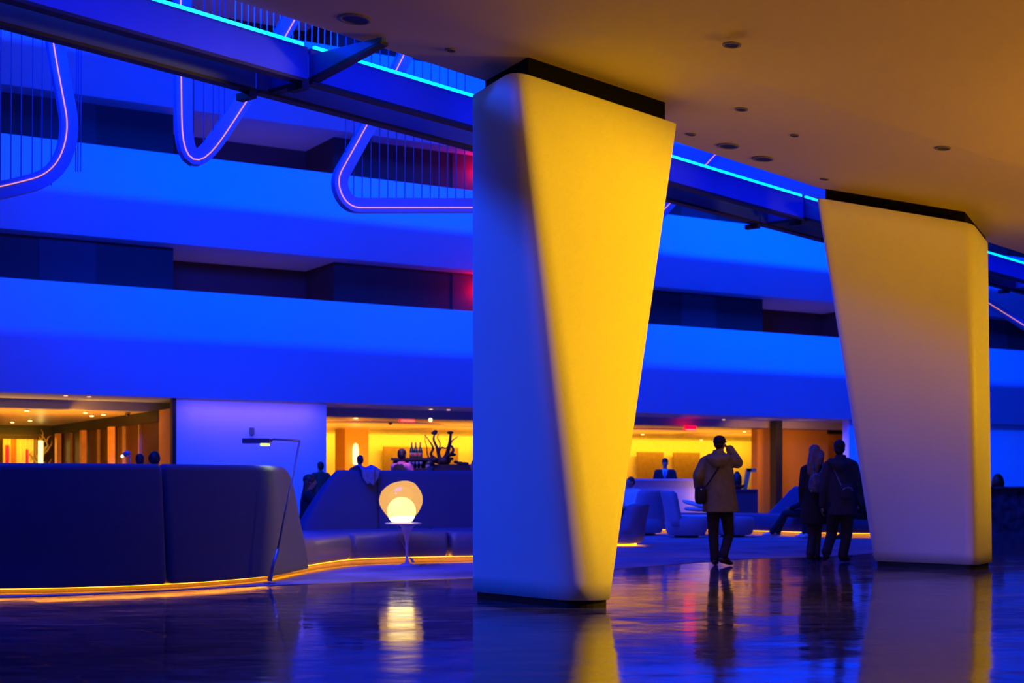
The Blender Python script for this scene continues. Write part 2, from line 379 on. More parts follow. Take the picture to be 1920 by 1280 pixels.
# ------------------------------------------------------------------ facade: balconies
S0, S1 = -24.0, 66.0
def strip_profile(bm, prof, s0=S0, s1=S1, n=1):
    rings = [[W(s0+(s1-s0)*k/n, b, z) for b, z in prof] for k in range(n+1)]
    loft(bm, rings)
def parapet(zb, zc, zt, name):
    # rounded fold at the crease
    c = Vector((-.30, zc)); t = Vector((0.0, zt)); bt = Vector((.62, zb))
    f = bez(c+(t-c).normalized()*.16, c, c+(bt-c).normalized()*.16, 6)
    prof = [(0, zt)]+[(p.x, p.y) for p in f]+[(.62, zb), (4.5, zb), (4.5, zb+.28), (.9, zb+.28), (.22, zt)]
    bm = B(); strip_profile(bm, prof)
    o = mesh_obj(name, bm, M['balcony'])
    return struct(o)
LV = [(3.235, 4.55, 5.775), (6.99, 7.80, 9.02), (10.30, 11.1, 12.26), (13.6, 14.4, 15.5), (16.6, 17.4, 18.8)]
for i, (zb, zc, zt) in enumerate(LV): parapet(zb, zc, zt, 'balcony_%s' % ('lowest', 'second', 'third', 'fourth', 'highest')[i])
# corridor walls behind the gaps
def fbox(bm, s0, s1, b0, b1, z0, z1): box(bm, s0, s1, b0, b1, z0, z1, W)
sA, sB = fs(325, 1.3), fs(626, 1.3); sC = fs(1430, 1.3); per = sC-sA
dcount = [0]
for li in range(4):
    z0 = LV[li][0]+.28; z1 = LV[li+1][0]
    bw = B(); bp_ = B(); br_ = B()
    for k in (-2, -1, 0, 1, 2, 3):
        a, b = sA+per*k, sB+per*k
        nxt = sA+per*(k+1)
        fbox(bw, b, nxt, 1.3, 1.5, z0, z1)                        # wall between the recesses
        L_ = nxt-b
        for u0, u1 in ((.24, .48), (.78, .87)): fbox(bp_, b+L_*u0, b+L_*u1, 1.27, 1.3, z0, z1)
        fbox(br_, a, b, 3.2, 3.4, z0, z1); fbox(br_, a-.15, a, 1.5, 3.4, z0, z1); fbox(br_, b, b+.15, 1.5, 3.4, z0, z1)
        for (u0, u1) in ((.03, .27), (.62, .92)):
            dcount[0] += 1
            if k not in (0, 1, -1): continue
            d = B(); fbox(d, a+(b-a)*u0, a+(b-a)*u1, 3.12, 3.2, z0, z0+2.45); dd = struct(mesh_obj('door_%d' % dcount[0], d, M['ddoor']))
            hx = a+(b-a)*(u1-.04); hb = B(); fbox(hb, hx-.02, hx+.02, 3.06, 3.12, z0+1.25, z0+1.36); mesh_obj('door_handle', hb, M['rim'], dd)
    struct(mesh_obj('wall_corridor', bw, M['corr'])); struct(mesh_obj('wall_corridor_panels', bp_, M['corr2'])); struct(mesh_obj('wall_corridor_recess', br_, M['corr']))
# dim upward fills added to lift each recess ceiling, and red exit signs glowing behind the pillar
for li in (0, 1, 2):
    for k in (0, 1):
        a = sA+per*k; b = sB+per*k; zc_ = LV[li+1][0]
        area('recess_fill_light', W((a+b)/2, 2.2, zc_-1.9), W((a+b)/2, 2.3, zc_), 5, .3, 5, (1, .30, .28))
M['exitred'] = mat('red_exit_panel', (.8, .02, .02), .4, emis=(1.0, .0, .01), es=6)
for li, lb in ((0, 'red lit sign in the lower dark corridor behind the yellow pillar'), (1, 'red lit sign in the upper dark corridor behind the yellow pillar')):
    s = fs(905, .95); zc_ = LV[li+1][0]
    e = empty('exit_sign', W(s, .95, zc_-.42))
    def fn(x, y, z): return FU*x+FB*y+Vector((0, 0, z))
    bm = B(); box(bm, -.2, .2, -.03, .03, 0, .2, fn); mesh_obj('lit_panel', bm, M['exitred'], e)
    bm = B(); box(bm, -.02, .02, -.02, .02, .2, .42, fn); mesh_obj('stem', bm, M['rim'], e)
    tag(e, lb, 'sign', 'corridor exit signs')
    rl = bpy.data.lights.new('exit_sign_glow', 'POINT'); rl.energy = 22; rl.color = (1, 0, .01); rl.shadow_soft_size = .12
    ro = bpy.data.objects.new('exit_sign_glow', rl); COL.objects.link(ro); ro.location = W(s, 1.05, zc_-.5)
# ------------------------------------------------------------------ ground floor behind the lounge
def b_at(s, px):          # how far back a facade line s=const crosses a ray column
    lo, hi = -5.0, 60.0
    f = lambda b: (lambda p: p.x/p.y-(px-960)/F)(W(s, b, 0))
    fl = f(lo)
    for _ in range(60):
        m = (lo+hi)/2
        if (f(m) > 0) == (fl > 0): lo = m
        else: hi = m
    return lo
M['intceil'] = mat('satin_bar_ceiling', (.62, .50, .36), .32, var=.06, scale=.4)
M['bulk'] = mat('bulkhead_paint', (.42, .38, .42), .7, var=.03)
M['brown'] = mat('brown_wood_panel', (.045, .014, .005), .45, var=.3, scale=3)
M['brownp'] = mat('bronze_fabric_panel', (.30, .19, .08), .7, var=.12, scale=6)
M['amberw'] = mat('ochre_wall_paint', (.60, .28, .02), .6, var=.03)
M['honey'] = mat('honey_wood_post', (.75, .38, .10), .45, var=.12, scale=4)
M['yelp'] = mat('pale_yellow_wall', (.85, .78, .45), .6, var=.02)
M['spot'] = mat('lit_downlight_lens', (1, .9, .7), .3, emis=(1.0, .62, .2), es=5)
M['spotdim'] = mat('dim_downlight_lens', (1, .8, .7), .3, emis=(1.0, .50, .32), es=1.6)
M['glow'] = mat('white_lamp_glass', (1, 1, .9), .3, emis=(1.0, .88, .28), es=2.4)
M['magenta'] = mat('magenta_panel', (.45, .0, .38), .5)
M['kmarble'] = mat('dark_veined_marble', (.06, .06, .09), .25, var=.8, scale=5)

bm = B(); fbox(bm, S0, S1, 3.0, 3.2, 3.0, 3.235); struct(mesh_obj('trim_bulkhead', bm, M['bulk']))
bm = B(); fbox(bm, S0, S1, 3.2, 22, 3.0, 3.235); struct(mesh_obj('ceiling_ground', bm, M['intceil']))
sW0, sW1 = fs(330, .8), fs(612, .8)
bA = b_at(sW0, 298); bBk = b_at(sW0, 98)
bm = B(); fbox(bm, sW0, sW1, .8, 1.0, 0, 3.235); fbox(bm, sW1-.2, sW1, 1.0, 15.2, 0, 3.0); struct(mesh_obj('wall_centre', bm, M['wallw']))
bm = B(); fbox(bm, sW0, sW0+.2, 1.0, bA, 0, 3.0); struct(mesh_obj('wall_side_ochre', bm, M['amberw']))
bm = B(); fbox(bm, sW0-.10, sW0, .78, .95, 0, 3.235); struct(mesh_obj('trim_black_post', bm, M['black']))
bm = B(); fbox(bm, sW0+.05, sW0+.2, bA, bBk+.2, 0, 3.0); struct(mesh_obj('wall_side_brown', bm, M['brown']))
bm = B(); fbox(bm, S0, sW0+.05, bBk, bBk+.2, 0, 3.0); struct(mesh_obj('wall_left_back', bm, M['brown']))
bm = B(); fbox(bm, S0, sW0+.05, bBk-.12, bBk, 2.72, 3.0); fbox(bm, sW0-.02, sW0+.05, bA, bBk, 2.72, 3.0); struct(mesh_obj('trim_left_header', bm, M['black']))
# honey posts of the side screen
for i, px in enumerate((110, 157, 210)):
    b = b_at(sW0-.05, px); wd = (.10, .12, .16)[i]
    bm = B(); fbox(bm, sW0-.14, sW0-.0, b-.12, b+.12, 0, 2.72)
    o = mesh_obj('wooden_post', bm, M['honey'])
    tag(o, ('slim honey wood post of the side screen, nearest the textured tree panel', 'honey wood post of the side screen, middle one', 'widest honey wood post of the side screen, nearest the ochre wall')[i], 'post', 'honey posts of the left room screen')
# side screen cabinets between the posts
for i, px in enumerate((133, 184, 232, 262)):
    b = b_at(sW0, px)
    bm = B(); fbox(bm, sW0-.03, sW0+.05, b-.02, b+.03, 0, 2.7)
    struct(mesh_obj('trim_screen_rib', bm, M['brownp']))
# lit yellow drapes on the left back wall
sL = lambda px: fs(px, bBk-.2)
xs = [(5, 20, 'yelp'), (20, 30, 'honey'), (30, 50, 'yelp'), (50, 62, 'yelp'), (62, 74, 'brownp')]
for i, (a, b, mm) in enumerate(xs):
    n = 10; ring0 = []; bm = B(); s0, s1 = sL(a), sL(b)
    pts = []
    for k in range(n+1):
        t = k/n; pts.append((s0+(s1-s0)*t, bBk-.25+.05*math.sin(t*PI*4)))
    prof = [(s, bb) for s, bb in pts]+[(s, bb+.06) for s, bb in pts[::-1]]
    loft(bm, [[W(s, bb, z) for s, bb in prof] for z in (0, 2.55)])
    o = mesh_obj('curtain_panel', bm, M[mm], None, False)
    tag(o, ('leftmost pale yellow curtain panel in the left room', 'narrow orange curtain panel beside the leftmost yellow one', 'wide yellow curtain panel in the left room, with a white edge', 'second yellow curtain panel counting from the tree panel', 'brown curtain panel next to the textured tree panel')[i], 'curtain', 'hanging panels at the back of the left room')
for i, px in enumerate((11, 48)):
    s = sL(px); bm = B(); fbox(bm, s-.055+.02*i, s+.055-.02*i, bBk-.40, bBk-.36, 0, 2.35-.12*i)
    tag(mesh_obj('banner', bm, M['magenta']), ('wider magenta banner before the leftmost curtain', 'narrow magenta banner before the middle curtain')[i], 'banner', 'magenta banners')
s = sL(73); bm = B(); fbox(bm, s-.07, s+.05, bBk-.52, bBk-.42, 0, 2.5); tag(mesh_obj('light_column', bm, M['glow']), 'thin glowing white column beside the tree panel', 'lamp')
# textured tree panel: gnarled light branches on dark board
root = empty('branch_screen', W(sL(90), bBk-.3, 0)); o0 = root.location.copy()
bm = B(); box(bm, sL(77.5), min(sL(104), sW0-0.30), bBk-.28, bBk-.22, 0, 2.6, lambda s, b, z: W(s, b, z)-o0); mesh_obj('board', bm, M['black'], root)
bm = B(); rnd = random.Random(4)
for k in range(22):
    s = sL(80)+(min(sL(101), sW0-.45)-sL(80))*rnd.random(); z = 1.2+1.0*rnd.random(); pts = []
    for q in range(6):
        pts.append(W(s, bBk-.31, z)-o0); s += rnd.uniform(-.13, .13); z += rnd.uniform(.05, .17)
    tube(bm, pts, [.045, .04, .035, .03, .02, .008], 6)
mesh_obj('branch_relief', bm, M['brownp'], root, True)
tag(root, 'dark screen with gnarled golden branches beside the curtains', 'screen')

# bar room
bBar = 15.2
bm = B(); fbox(bm, sW1-.2, S1, bBar, bBar+.3, 0, 3.0); struct(mesh_obj('wall_bar_back', bm, M['yelp']))
pn = [(718, 858, 837), (897, 1000, 838), (1194, 1243, 847), (1262, 1311, 848)]
for i, (a, b, y) in enumerate(pn):
    s0, s1 = fs(a, bBar-.3), fs(b, bBar-.3); z = FP(a, y, bBar-.3)[1]
    bm = B(); fbox(bm, s0, s1, bBar-.36, bBar-.28, 0, z)
    o = mesh_obj('wall_panel', bm, M['brownp'])
    tag(o, ('wide bronze panel on the yellow wall behind the bartender', 'bronze panel on the yellow wall hidden mostly by the large pillar', 'bronze panel on the yellow wall left of the suited man', 'bronze panel on the yellow wall right of the suited man')[i], 'panel', 'bronze panels on the yellow bar wall')
s0, s1 = fs(647, 9.0), fs(691, 9.0)
bm = B(); fbox(bm, s0, s1, 9.0, 9.8, 0, 3.0); struct(mesh_obj('wall_pier', bm, M['amberw']))
s = fs(668, 8.8); z0 = FP(668, 871, 8.8)[1]; z1 = FP(668, 831, 8.8)[1]; c = W(s, 8.85, 0)
e = empty('wall_lamp', c); bm = B()
hh = z1-z0; lathe(bm, [(.01, z0), (.08, z0+.01), (.095, z0+hh*.3), (.095, z0+hh*.7), (.07, z0+hh*.92), (.03, z1)], n=16); mesh_obj('glass_shade', bm, M['glow'], e, True)
bm = B(); lathe(bm, [(.05, z0-.06), (.06, z0-.02), (.02, z0+.0)], n=12); mesh_obj('base', bm, M['rim'], e)
tag(e, 'tall glowing oval lamp on the ochre pier behind the far sofa', 'lamp')
# curved ceiling raft in the bar
for i, (px, b, r) in enumerate(((680, 7.5, 2.6), (868, 8.5, 2.2), (1180, 7.0, 2.2), (1400, 8.0, 2.4))):
    c = W(fs(px, b), b, 2.93); bm = B(); lathe(bm, [(r, .07), (r, .02), (r*.96, 0), (.001, .0)], n=40)
    struct(mesh_obj('ceiling_raft', bm, M['intceil'])).location = c
# right side piers
def pier(a, b, b0, b1, z1, m, name): 
    bm = B(); fbox(bm, fs(a, b0), fs(b, b0), b0, b1, 0, z1); struct(mesh_obj(name, bm, m))
pier(1420, 1454, 3.3, 3.6, 3.0, M['amberw'], 'wall_right_pier')
pier(1455, 1467, 2.6, 2.9, 3.235, M['black'], 'trim_black_column')
pier(1468, 1553, 3.3, 3.6, 3.0, M['amberw'], 'wall_right_ochre')
pier(1548, 1640, 5.4, 5.6, 3.0, M['amberw'], 'wall_right_niche')
pier(1553, 1600, 3.25, 3.4, 3.0, M['black'], 'trim_niche_header')
for v in bpy.data.objects['trim_niche_header'].data.vertices:
    if v.co.z < 1: v.co.z = 2.86
bm = B(); fbox(bm, fs(1592, .8), S1, .8, 1.1, 0, 3.235); struct(mesh_obj('wall_right', bm, M['wallw']))
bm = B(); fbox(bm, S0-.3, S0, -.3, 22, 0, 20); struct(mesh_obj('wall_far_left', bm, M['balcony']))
bm = B(); fbox(bm, S0, S1, 22, 22.3, 0, 20); struct(mesh_obj('wall_building_back', bm, M['black']))
# warm room lighting
def fa(name, s, b, z, ts, tb, tz, sx, sy, p, col, spread=180): return area(name, W(s, b, z), W(ts, tb, tz), sx, sy, p, col, spread)
YEL = (1.0, .47, .012)
def wash(s0, s1, b, z, tb, tz, p, col, sy=.12):
    L = s1-s0; l = bpy.data.lights.new('room_wash_light', 'AREA'); l.shape = 'RECTANGLE'; l.size = L; l.size_y = sy; l.energy = p; l.color = col
    o = bpy.data.objects.new('room_wash_light', l); COL.objects.link(o); o.location = W((s0+s1)/2, b, z)
    d = (FB*(tb-b)+Vector((0, 0, tz-z))).normalized(); x = FU; y = (-d).cross(x).normalized()
    o.rotation_euler = Matrix((x, y, -d)).transposed().to_euler()
wash(sW1+.3, fs(1450, 14), bBar-1.0, 2.90, bBar, 2.1, 340, YEL)
wash(sW1+.3, fs(1450, 9), 6.0, .9, 7.5, 3.0, 1100, ORG, 1.5)  # added upward fill that brightens the bar ceiling, not a cove
wash(S0+8, sW0-.5, 4.2, .9, 5.4, 3.0, 1000, ORG, 1.5)  # same added upward fill for the left room ceiling
wash(sL(0)-3, sL(76), bBk-1.1, 2.6, bBk, 1.6, 60, YEL)
fa('room_lamp', sW0-2.2, 2.9, 2.6, sW0, 4.2, 1.6, .5, .5, 34, ORG)
for px in (1437, 1510): fa('soffit_lamp', fs(px, 1.2), 1.3, 3.1, fs(px, 3.3), 3.8, .6, .7, .2, 22, (1.0, .38, .0), 120)
wash(fs(345, .5), fs(600, .5), .35, 3.1, .8, 2.0, 5, (1.0, .42, .25))  # added strip in place of the dim soffit lights, warms the white wall
# lit fittings
def fdl(px, py, z, r, m, lb, grp, hint=None):
    p = G(px, py, z); e = empty('ceiling_spotlight', (p.x, p.y, z))
    bm = B(); lathe(bm, [(r*1.3, .0), (r*1.3, -.015), (r, -.02)], n=14); mesh_obj('rim', bm, M['rim'], e)
    bm = B(); lathe(bm, [(r, -.021), (r*.95, -.035), (.001, -.04)], n=14); mesh_obj('lens', bm, m, e)
    tag(e, lb, 'ceiling light', grp)
for px, py, lb in ((123, 739.5, 'left of a pair of dim lights in the soffit above the left room'), (167, 741.5, 'right of a pair of dim lights in the soffit above the left room'),
                   (375, 748.5, 'left of two dim soffit lights above the plain white wall'), (415, 750, 'right of two dim soffit lights above the plain white wall'),
                   (607, 757, 'dim soffit light at the right corner of the white wall'), (808, 765.5, 'dim soffit light right of the red exit sign by the bar'),
                   (841, 766.5, 'faint soffit light nearest the large pillar on its left'), (1357, 785, 'dim soffit light above the man in the cap')):
    fdl(px, py, 3.235, .05, M['spotdim'], lb, 'dim lights along the balcony soffit')
for px, py, lb in ((160, 772, 'bright ceiling spotlight in the left room, just right of the glowing sign'), (172, 778, 'ceiling spotlight in the left room, second right of the glowing sign'),
                   (194, 775.5, 'ceiling spotlight near the middle of the left room ceiling'), (251, 779, 'brighter one of two spotlights close to the ochre wall'),
                   (290, 774, 'spotlight nearest the ochre wall'), (50, 768, 'leftmost spotlight high in the left room ceiling'),
                   (56, 787, 'faint spotlight in the left room above the curtains'), (23, 790, 'faint leftmost spotlight above the curtains'),
                   (667, 782, 'spotlight in the bar ceiling above the glowing oval lamp'), (668, 801, 'deeper spotlight in the bar ceiling above the glowing oval lamp'),
                   (1396, 808, 'spotlight in the bar ceiling right of the man in the cap'), (1315, 824, 'spotlight deep in the bar ceiling left of the man in the cap'),
                   (1205, 813, 'faint spotlight deep in the bar ceiling beside the yellow pillar')):
    fdl(px, py, 2.99, .055, M['spot'], lb, 'lit spotlights in the ground floor ceilings')
e = empty('globe_pendant', P(807, 787, 40)); bm = B(); ball(bm, (0, 0, 0), .055); mesh_obj('glass_ball', bm, M['glow'], e, True)
bm = B(); tube(bm, [(0, 0, .05), (0, 0, 3.0-e.location.z)], .006, 6); mesh_obj('cord', bm, M['black'], e); tag(e, 'small yellow glowing ball right of the red sign', 'lamp')
M['dome'] = mat('dark_camera_dome', (.02, .015, .03), .25)
for px, py, z, lb in ((487, 755, 3.235, 'left of two dark camera domes above the white wall'), (540, 757, 3.235, 'right of two dark camera domes above the white wall'),
                   (732, 790, 2.99, 'dark camera dome in the bar ceiling'), (239, 773, 2.99, 'dark camera dome in the left room ceiling')):
    p = G(px, py, z); e = empty('security_camera', (p.x, p.y, z))
    bm = B(); lathe(bm, [(.075, 0), (.075, -.03), (.06, -.035)], n=14); mesh_obj('housing', bm, M['rim'], e)
    bm = B(); lathe(bm, [(.06, -.035), (.055, -.07), (.03, -.095), (.001, -.10)], n=14); mesh_obj('dome', bm, M['dome'], e, True)
    tag(e, lb, 'camera', 'security camera domes')
# wall sensor on the white wall
s, z = FP(473, 808, .72); bm = B(); fbox(bm, s-.05, s+.05, .70, .8, z-.09, z+.09); tag(mesh_obj('wall_sensor', bm, M['rim']), 'small dark box fixed high on the plain white wall', 'sensor')
# exit signs
M['exitrim'] = mat('pale_lit_edge', (1, .8, .7), .4, emis=(1.0, .16, .05), es=2)
M['signy'] = mat('yellow_lit_panel', (1, .7, .2), .4, emis=(1.0, .50, .04), es=3.0)
def exitsign(px, py, Y, wpx, hpx, lb):
    c = P(px, py, Y); e = empty('exit_sign', c); k = Y/F; hw = wpx*k/2; hh = hpx*k/2
    def fn(x, y, z): return FU*x+FB*y+Vector((0, 0, z))
    bm = B(); box(bm, -hw, hw, -.03, .03, -hh, hh, fn); mesh_obj('lit_panel', bm, M['exitred'], e)
    bm = B(); box(bm, -hw*.92, hw*.92, -.04, -.03, -hh*.85, -hh*.35, fn); mesh_obj('light_edge', bm, M['exitrim'], e)
    bm = B(); box(bm, -.02, .02, -.02, .02, hh, 2.99-c.z, fn); mesh_obj('stem', bm, M['rim'], e)
    tag(e, lb, 'sign')
exitsign(763, 786, 41.5, 31, 9, 'red lit exit sign above the bartender')
exitsign(1294, 803, 45.5, 26, 9, 'red lit exit sign above left of the man in the cap')
c = P(101, 765.5, 37.5); e = empty('lit_sign', c)
def fn(x, y, z): return FU*x+FB*y+Vector((0, 0, z))
bm = B(); box(bm, -.26, .12, -.03, .03, -.06, .06, fn); box(bm, .15, .24, -.03, .03, -.05, .06, fn); mesh_obj('lit_panel', bm, M['signy'], e)
bm = B(); box(bm, -.9, .9, .05, .09, -.04, .07, fn); mesh_obj('red_backing', bm, mat('dim_red_glow_strip', (.5, .02, .02), .5, emis=(1, .0, .01), es=.45), e)
tag(e, 'yellow lit sign on a red strip under the left room ceiling', 'sign')

# ------------------------------------------------------------------ carpet island
cp = [(-500, 1124), (0, 1120), (240, 1111), (480, 1099), (700, 1090), (889, 1083), (1000, 1078), (1155, 1067), (1290, 1056), (1440, 1046), (1560, 1042), (1660, 1034), (1760, 1010), (1760, 985)]
front = [G(a, b) for a, b in cp]; front = smooth_poly(front, 6)
poly = [(p.x, p.y) for p in front]+[W(fs(1750, 0), -1.5, 0)[:2], W(S0+2, -1.5, 0)[:2]]
bm = B(); prism(bm, poly, 0.0, .006); struct(mesh_obj('floor_carpet', bm, M['carpet']))

# ------------------------------------------------------------------ serpentine sofas
M['sofa'] = mat('blue_grey_wool_upholstery', (.065, .08, .18), .85, var=.05, scale=30, bump=.15, bscale=300, sheen=.15)
M['tulipb'] = mat('pale_plinth', (.6, .55, .5), .6)
M['leather'] = mat('blue_grey_leather', (.17, .17, .30), .38, var=.05, scale=6)
M['sofaled'] = mat('amber_led_strip', (1, .5, .1), .5, emis=(1.0, .30, .004), es=9)
class Path:
    def __init__(s, pts):
        s.p = smooth_poly([Vector((x, y, 0)) for x, y in pts], 14); s.L = [0]
        for a, b in zip(s.p, s.p[1:]): s.L.append(s.L[-1]+(b-a).length)
        s.len = s.L[-1]
    def at(s, u, off=0.0):
        u = max(0, min(s.len-1e-6, u)); i = 0
        while s.L[i+1] < u: i += 1
        t = (u-s.L[i])/(s.L[i+1]-s.L[i]); p = s.p[i].lerp(s.p[i+1], t)
        def tg(j): a = s.p[max(0, j-3)]; b = s.p[min(len(s.p)-1, j+3)]; return (b-a).normalized()
        d = tg(i).lerp(tg(i+1), t).normalized()
        return p+Vector((-d.y, d.x, 0))*off
    def u_px(s, px, off=0.0):
        best = None
        for k in range(800):
            u = s.len*k/799; p = s.at(u, off); e = abs(960+F*p.x/p.y-px)
            if best is None or e < best[0]: best = (e, u)
        return best[1]
def sweep(path, u0, u1, sec, n=40, ends=.05):
    """soft module: sec(t,u) -> loop of (offset, z); the end sections shrink a little so the ends are rounded"""
    rings = []
    us = [0, .25, 1, 2.2]
    N = n
    for k in range(N+1):
        t = k/N; u = u0+(u1-u0)*t; loop = sec(t, u)
        de = min(u-u0, u1-u); sh = 1.0
        if de < ends: sh = .80+.20*math.sqrt(max(0, 1-(1-de/ends)**2))
        cx = sum(a for a, b in loop)/len(loop); czz = sum(b for a, b in loop)/len(loop)
        ring = []
        for a, b in loop:
            a2 = cx+(a-cx)*(1-(1-sh)*1.0); b2 = czz+(b-czz)*(1-(1-sh)*.18)
            p = path.at(u, a2); ring.append(Vector((p.x, p.y, b2)))
        rings.append(ring)
    return rings
def nonuni(n, L, e=.05):
    return n
def rloop(pts, r, n=4):
    vs = [Vector(p) for p in pts]; out = []
    m = len(vs)
    for i in range(m):
        a, b, c = vs[i-1], vs[i], vs[(i+1) % m]
        rr = r[i] if isinstance(r, (list, tuple)) else r
        ra = min(rr, (a-b).length*.45); rc = min(rr, (c-b).length*.45)
        out += [(q.x, q.y) for q in bez(b+(a-b).normalized()*ra, b, b+(c-b).normalized()*rc, n)]
    return out
def back_sec(off, H, lean=.14, th=.30, flip=1):
    """backrest cross-section: face toward the path side, leaning in"""
    return rloop([(off, .06 if off < .5 else .095), (off+.035*flip, .35), (off+lean*flip, H), (off+(lean+.17)*flip, H), (off+th*1.15*flip, .40), (off+th*flip, .095)], [.05, .15, .07, .07, .15, .05])
def seat_sec(o0, o1, zt=.47): return rloop([(o0+.07, .095), (o0, .22), (o0+.02, zt-.02), (o1, zt), (o1, .095)], [.05, .14, .10, .03, .03], 5)
def add_sweep(name, path, u0, u1, sec, m, root, n=40, ends=.06):
    r = sweep(path, u0, u1, sec, n, ends); o0 = root.location
    bm = B(); loft(bm, [[p-o0 for p in q] for q in r]); return mesh_obj(name, bm, m, root, True)
def d2(px, Y): return ((px-960)/F*Y, Y)
sp = Path([d2(-900, 15.0), d2(-400, 14.35), d2(0, 14.4), d2(300, 15.05), d2(500, 16.3), d2(575, 17.7), d2(665, 19.4), d2(770, 20.0), d2(889, 20.35), d2(1010, 20.7), d2(1090, 21.2)])
root = empty('serpentine_sofa', (sp.at(8).x, sp.at(8).y, 0))
uE = sp.u_px(581)
def H1(u):     # top line of the near back: level, then a big rounded shoulder falling to the seat
    d = uE-u
    if d > .62: return 1.345
    t = max(0, min(1, d/.62))
    return .30+(1.345-.30)*math.sqrt(max(0, 1-(1-t)**2.4))
us1 = sp.u_px(318)
mods = [(0.1, us1-2.6), (us1-2.585, us1-.008), (us1+.008, uE)]
for i, (a, b) in enumerate(mods):
    add_sweep('backrest', sp, a, b, (lambda t, u: back_sec(0, H1(u))), M['sofa'], root, 60, .045)
s1_, s2_ = sp.u_px(665), sp.u_px(846)
segs = [(.1, us1-2.6, .3, 1.2), (us1-2.58, us1-.01, .3, 1.2), (us1+.01, uE-.02, .3, 1.2)]
for a, b, o0_, o1_ in segs:
    add_sweep('seat', sp, a, b, (lambda t, u, o0_=o0_, o1_=o1_: seat_sec(o0_, o1_)), M['leather'], root, 30)
def o0f(u): 
    t = max(0, min(1, (u-(uE-.5))/.9)); return .26*(1-t*t*(3-2*t))
for a, b in ((uE-.5, s1_-.008), (s1_+.008, s2_-.008), (s2_+.008, sp.len-.02)):
    add_sweep('seat', sp, a, b, (lambda t, u: seat_sec(o0f(u), 1.18)), M['leather'], root, 36, .04)
# far back
fb0 = sp.u_px(572, 1.15); fb1 = sp.u_px(712, 1.15)
print('far back u', fb0, fb1, uE, s1_, s2_, sp.len, sp.at(fb0, 1.15))
ufull = sp.u_px(664, 1.25)
def H2(u):
    t = max(0, min(1, (u-fb0)/max(.3, ufull-fb0))); return .42+(1.335-.42)*min(1, 1.12*math.sin(t*PI/2)**1.1 if t < .8 else 1)
for a, b in ((fb0, fb1-.008), (fb1+.008, sp.len-.02)):
    add_sweep('backrest', sp, a, b, (lambda t, u: back_sec(1.08, H2(u), .17, .32)), M['sofa'], root, 40, .045)
# recessed base and amber strip under the front edge
add_sweep('base', sp, .2, sp.len-.1, lambda t, u: [(.24, .0), (.24, .092), (1.1, .092), (1.1, .0)], M['tulipb'], root, 80, .01)
add_sweep('light_strip', sp, .15, sp.len-.05, lambda t, u: [(.11, (.055 if u < uE-.05 else .090)), (.11, (.059 if u < uE-.05 else .094)), (.16, (.059 if u < uE-.05 else .094)), (.16, (.055 if u < uE-.05 else .090))], M['sofaled'], root, 90, .001)
tag(root, 'long serpentine high-backed blue sofa with amber light beneath, left foreground', 'sofa')

# far serpentine sofa on the right
sq = Path([d2(1120, 32.0), d2(1200, 32.2), d2(1290, 32.0), d2(1380, 31.6), d2(1450, 31.0), d2(1510, 30.3), d2(1580, 29.8), d2(1660, 29.6), d2(1740, 29.9)])
root = empty('serpentine_sofa', (sq.at(6).x, sq.at(6).y, 0))
uu = [0.05, sq.len*.33, sq.len*.66, sq.len-.05]
for a, b in zip(uu, uu[1:]): add_sweep('seat', sq, a+.01, b-.01, lambda t, u: seat_sec(0, 1.0), M['sofa'], root, 26)
r0 = sq.u_px(1432, 1.0); r1 = sq.u_px(1480, 1.0)
add_sweep('backrest', sq, r0, sq.len-.05, lambda t, u: back_sec(.95, .44+(1.08-.44)*min(1, max(0, (u-r0)/(r1-r0))), .16, .3), M['sofa'], root, 40)
add_sweep('base', sq, .1, sq.len-.1, lambda t, u: [(.24, .0), (.24, .092), (.9, .092), (.9, .0)], M['tulipb'], root, 40, .01)
add_sweep('light_strip', sq, .1, sq.len-.05, lambda t, u: [(.11, .090), (.11, .094), (.16, .094), (.16, .090)], M['sofaled'], root, 40, .001)
tag(root, 'low far sofa with amber light beneath, behind the walking people', 'sofa')

# ------------------------------------------------------------------ glowing lamp on tulip table
M['tulip'] = mat('white_lacquer_table', (.72, .70, .74), .35, var=.02)
M['innerg'] = mat('inner_light_globe', (1, 1, .8), .3, emis=(1.0, .78, .26), es=4.5)
M['cord'] = mat('clear_grey_cord', (.45, .42, .6), .5)
def shell_mat():
    m = bpy.data.materials.new('amber_frosted_glass_shell'); m.use_nodes = True; nt = m.node_tree; N = nt.nodes; N.remove(N['Principled BSDF'])
    out = N['Material Output']; tr = N.new('ShaderNodeBsdfTransparent'); tr.inputs[0].default_value = (1, .93, .78, 1)
    em = N.new('ShaderNodeEmission'); em.inputs[0].default_value = (1.0, .50, .13, 1); em.inputs[1].default_value = 1.05
    nz = N.new('ShaderNodeTexNoise'); nz.inputs['Scale'].default_value = 9; tc = N.new('ShaderNodeTexCoord'); nt.links.new(tc.outputs['Object'], nz.inputs[0])
    mr = N.new('ShaderNodeMapRange'); mr.inputs[3].default_value = .62; mr.inputs[4].default_value = .74; nt.links.new(nz.outputs['Fac'], mr.inputs[0])
    mx = N.new('ShaderNodeMixShader'); nt.links.new(mr.outputs[0], mx.inputs[0]); nt.links.new(tr.outputs[0], mx.inputs[1]); nt.links.new(em.outputs[0], mx.inputs[2])
    gl = N.new('ShaderNodeBsdfGlossy'); gl.inputs['Roughness'].default_value = .1
    m2 = N.new('ShaderNodeMixShader'); m2.inputs[0].default_value = .04; nt.links.new(mx.outputs[0], m2.inputs[1]); nt.links.new(gl.outputs[0], m2.inputs[2])
    nt.links.new(m2.outputs[0], out.inputs[0]); return m
M['shell'] = shell_mat()
TY = 19.6; TX = (763-960)/F*TY
tzt = EYE-73*TY/F                # table top height
e = empty('tulip_table', (TX, TY, 0))
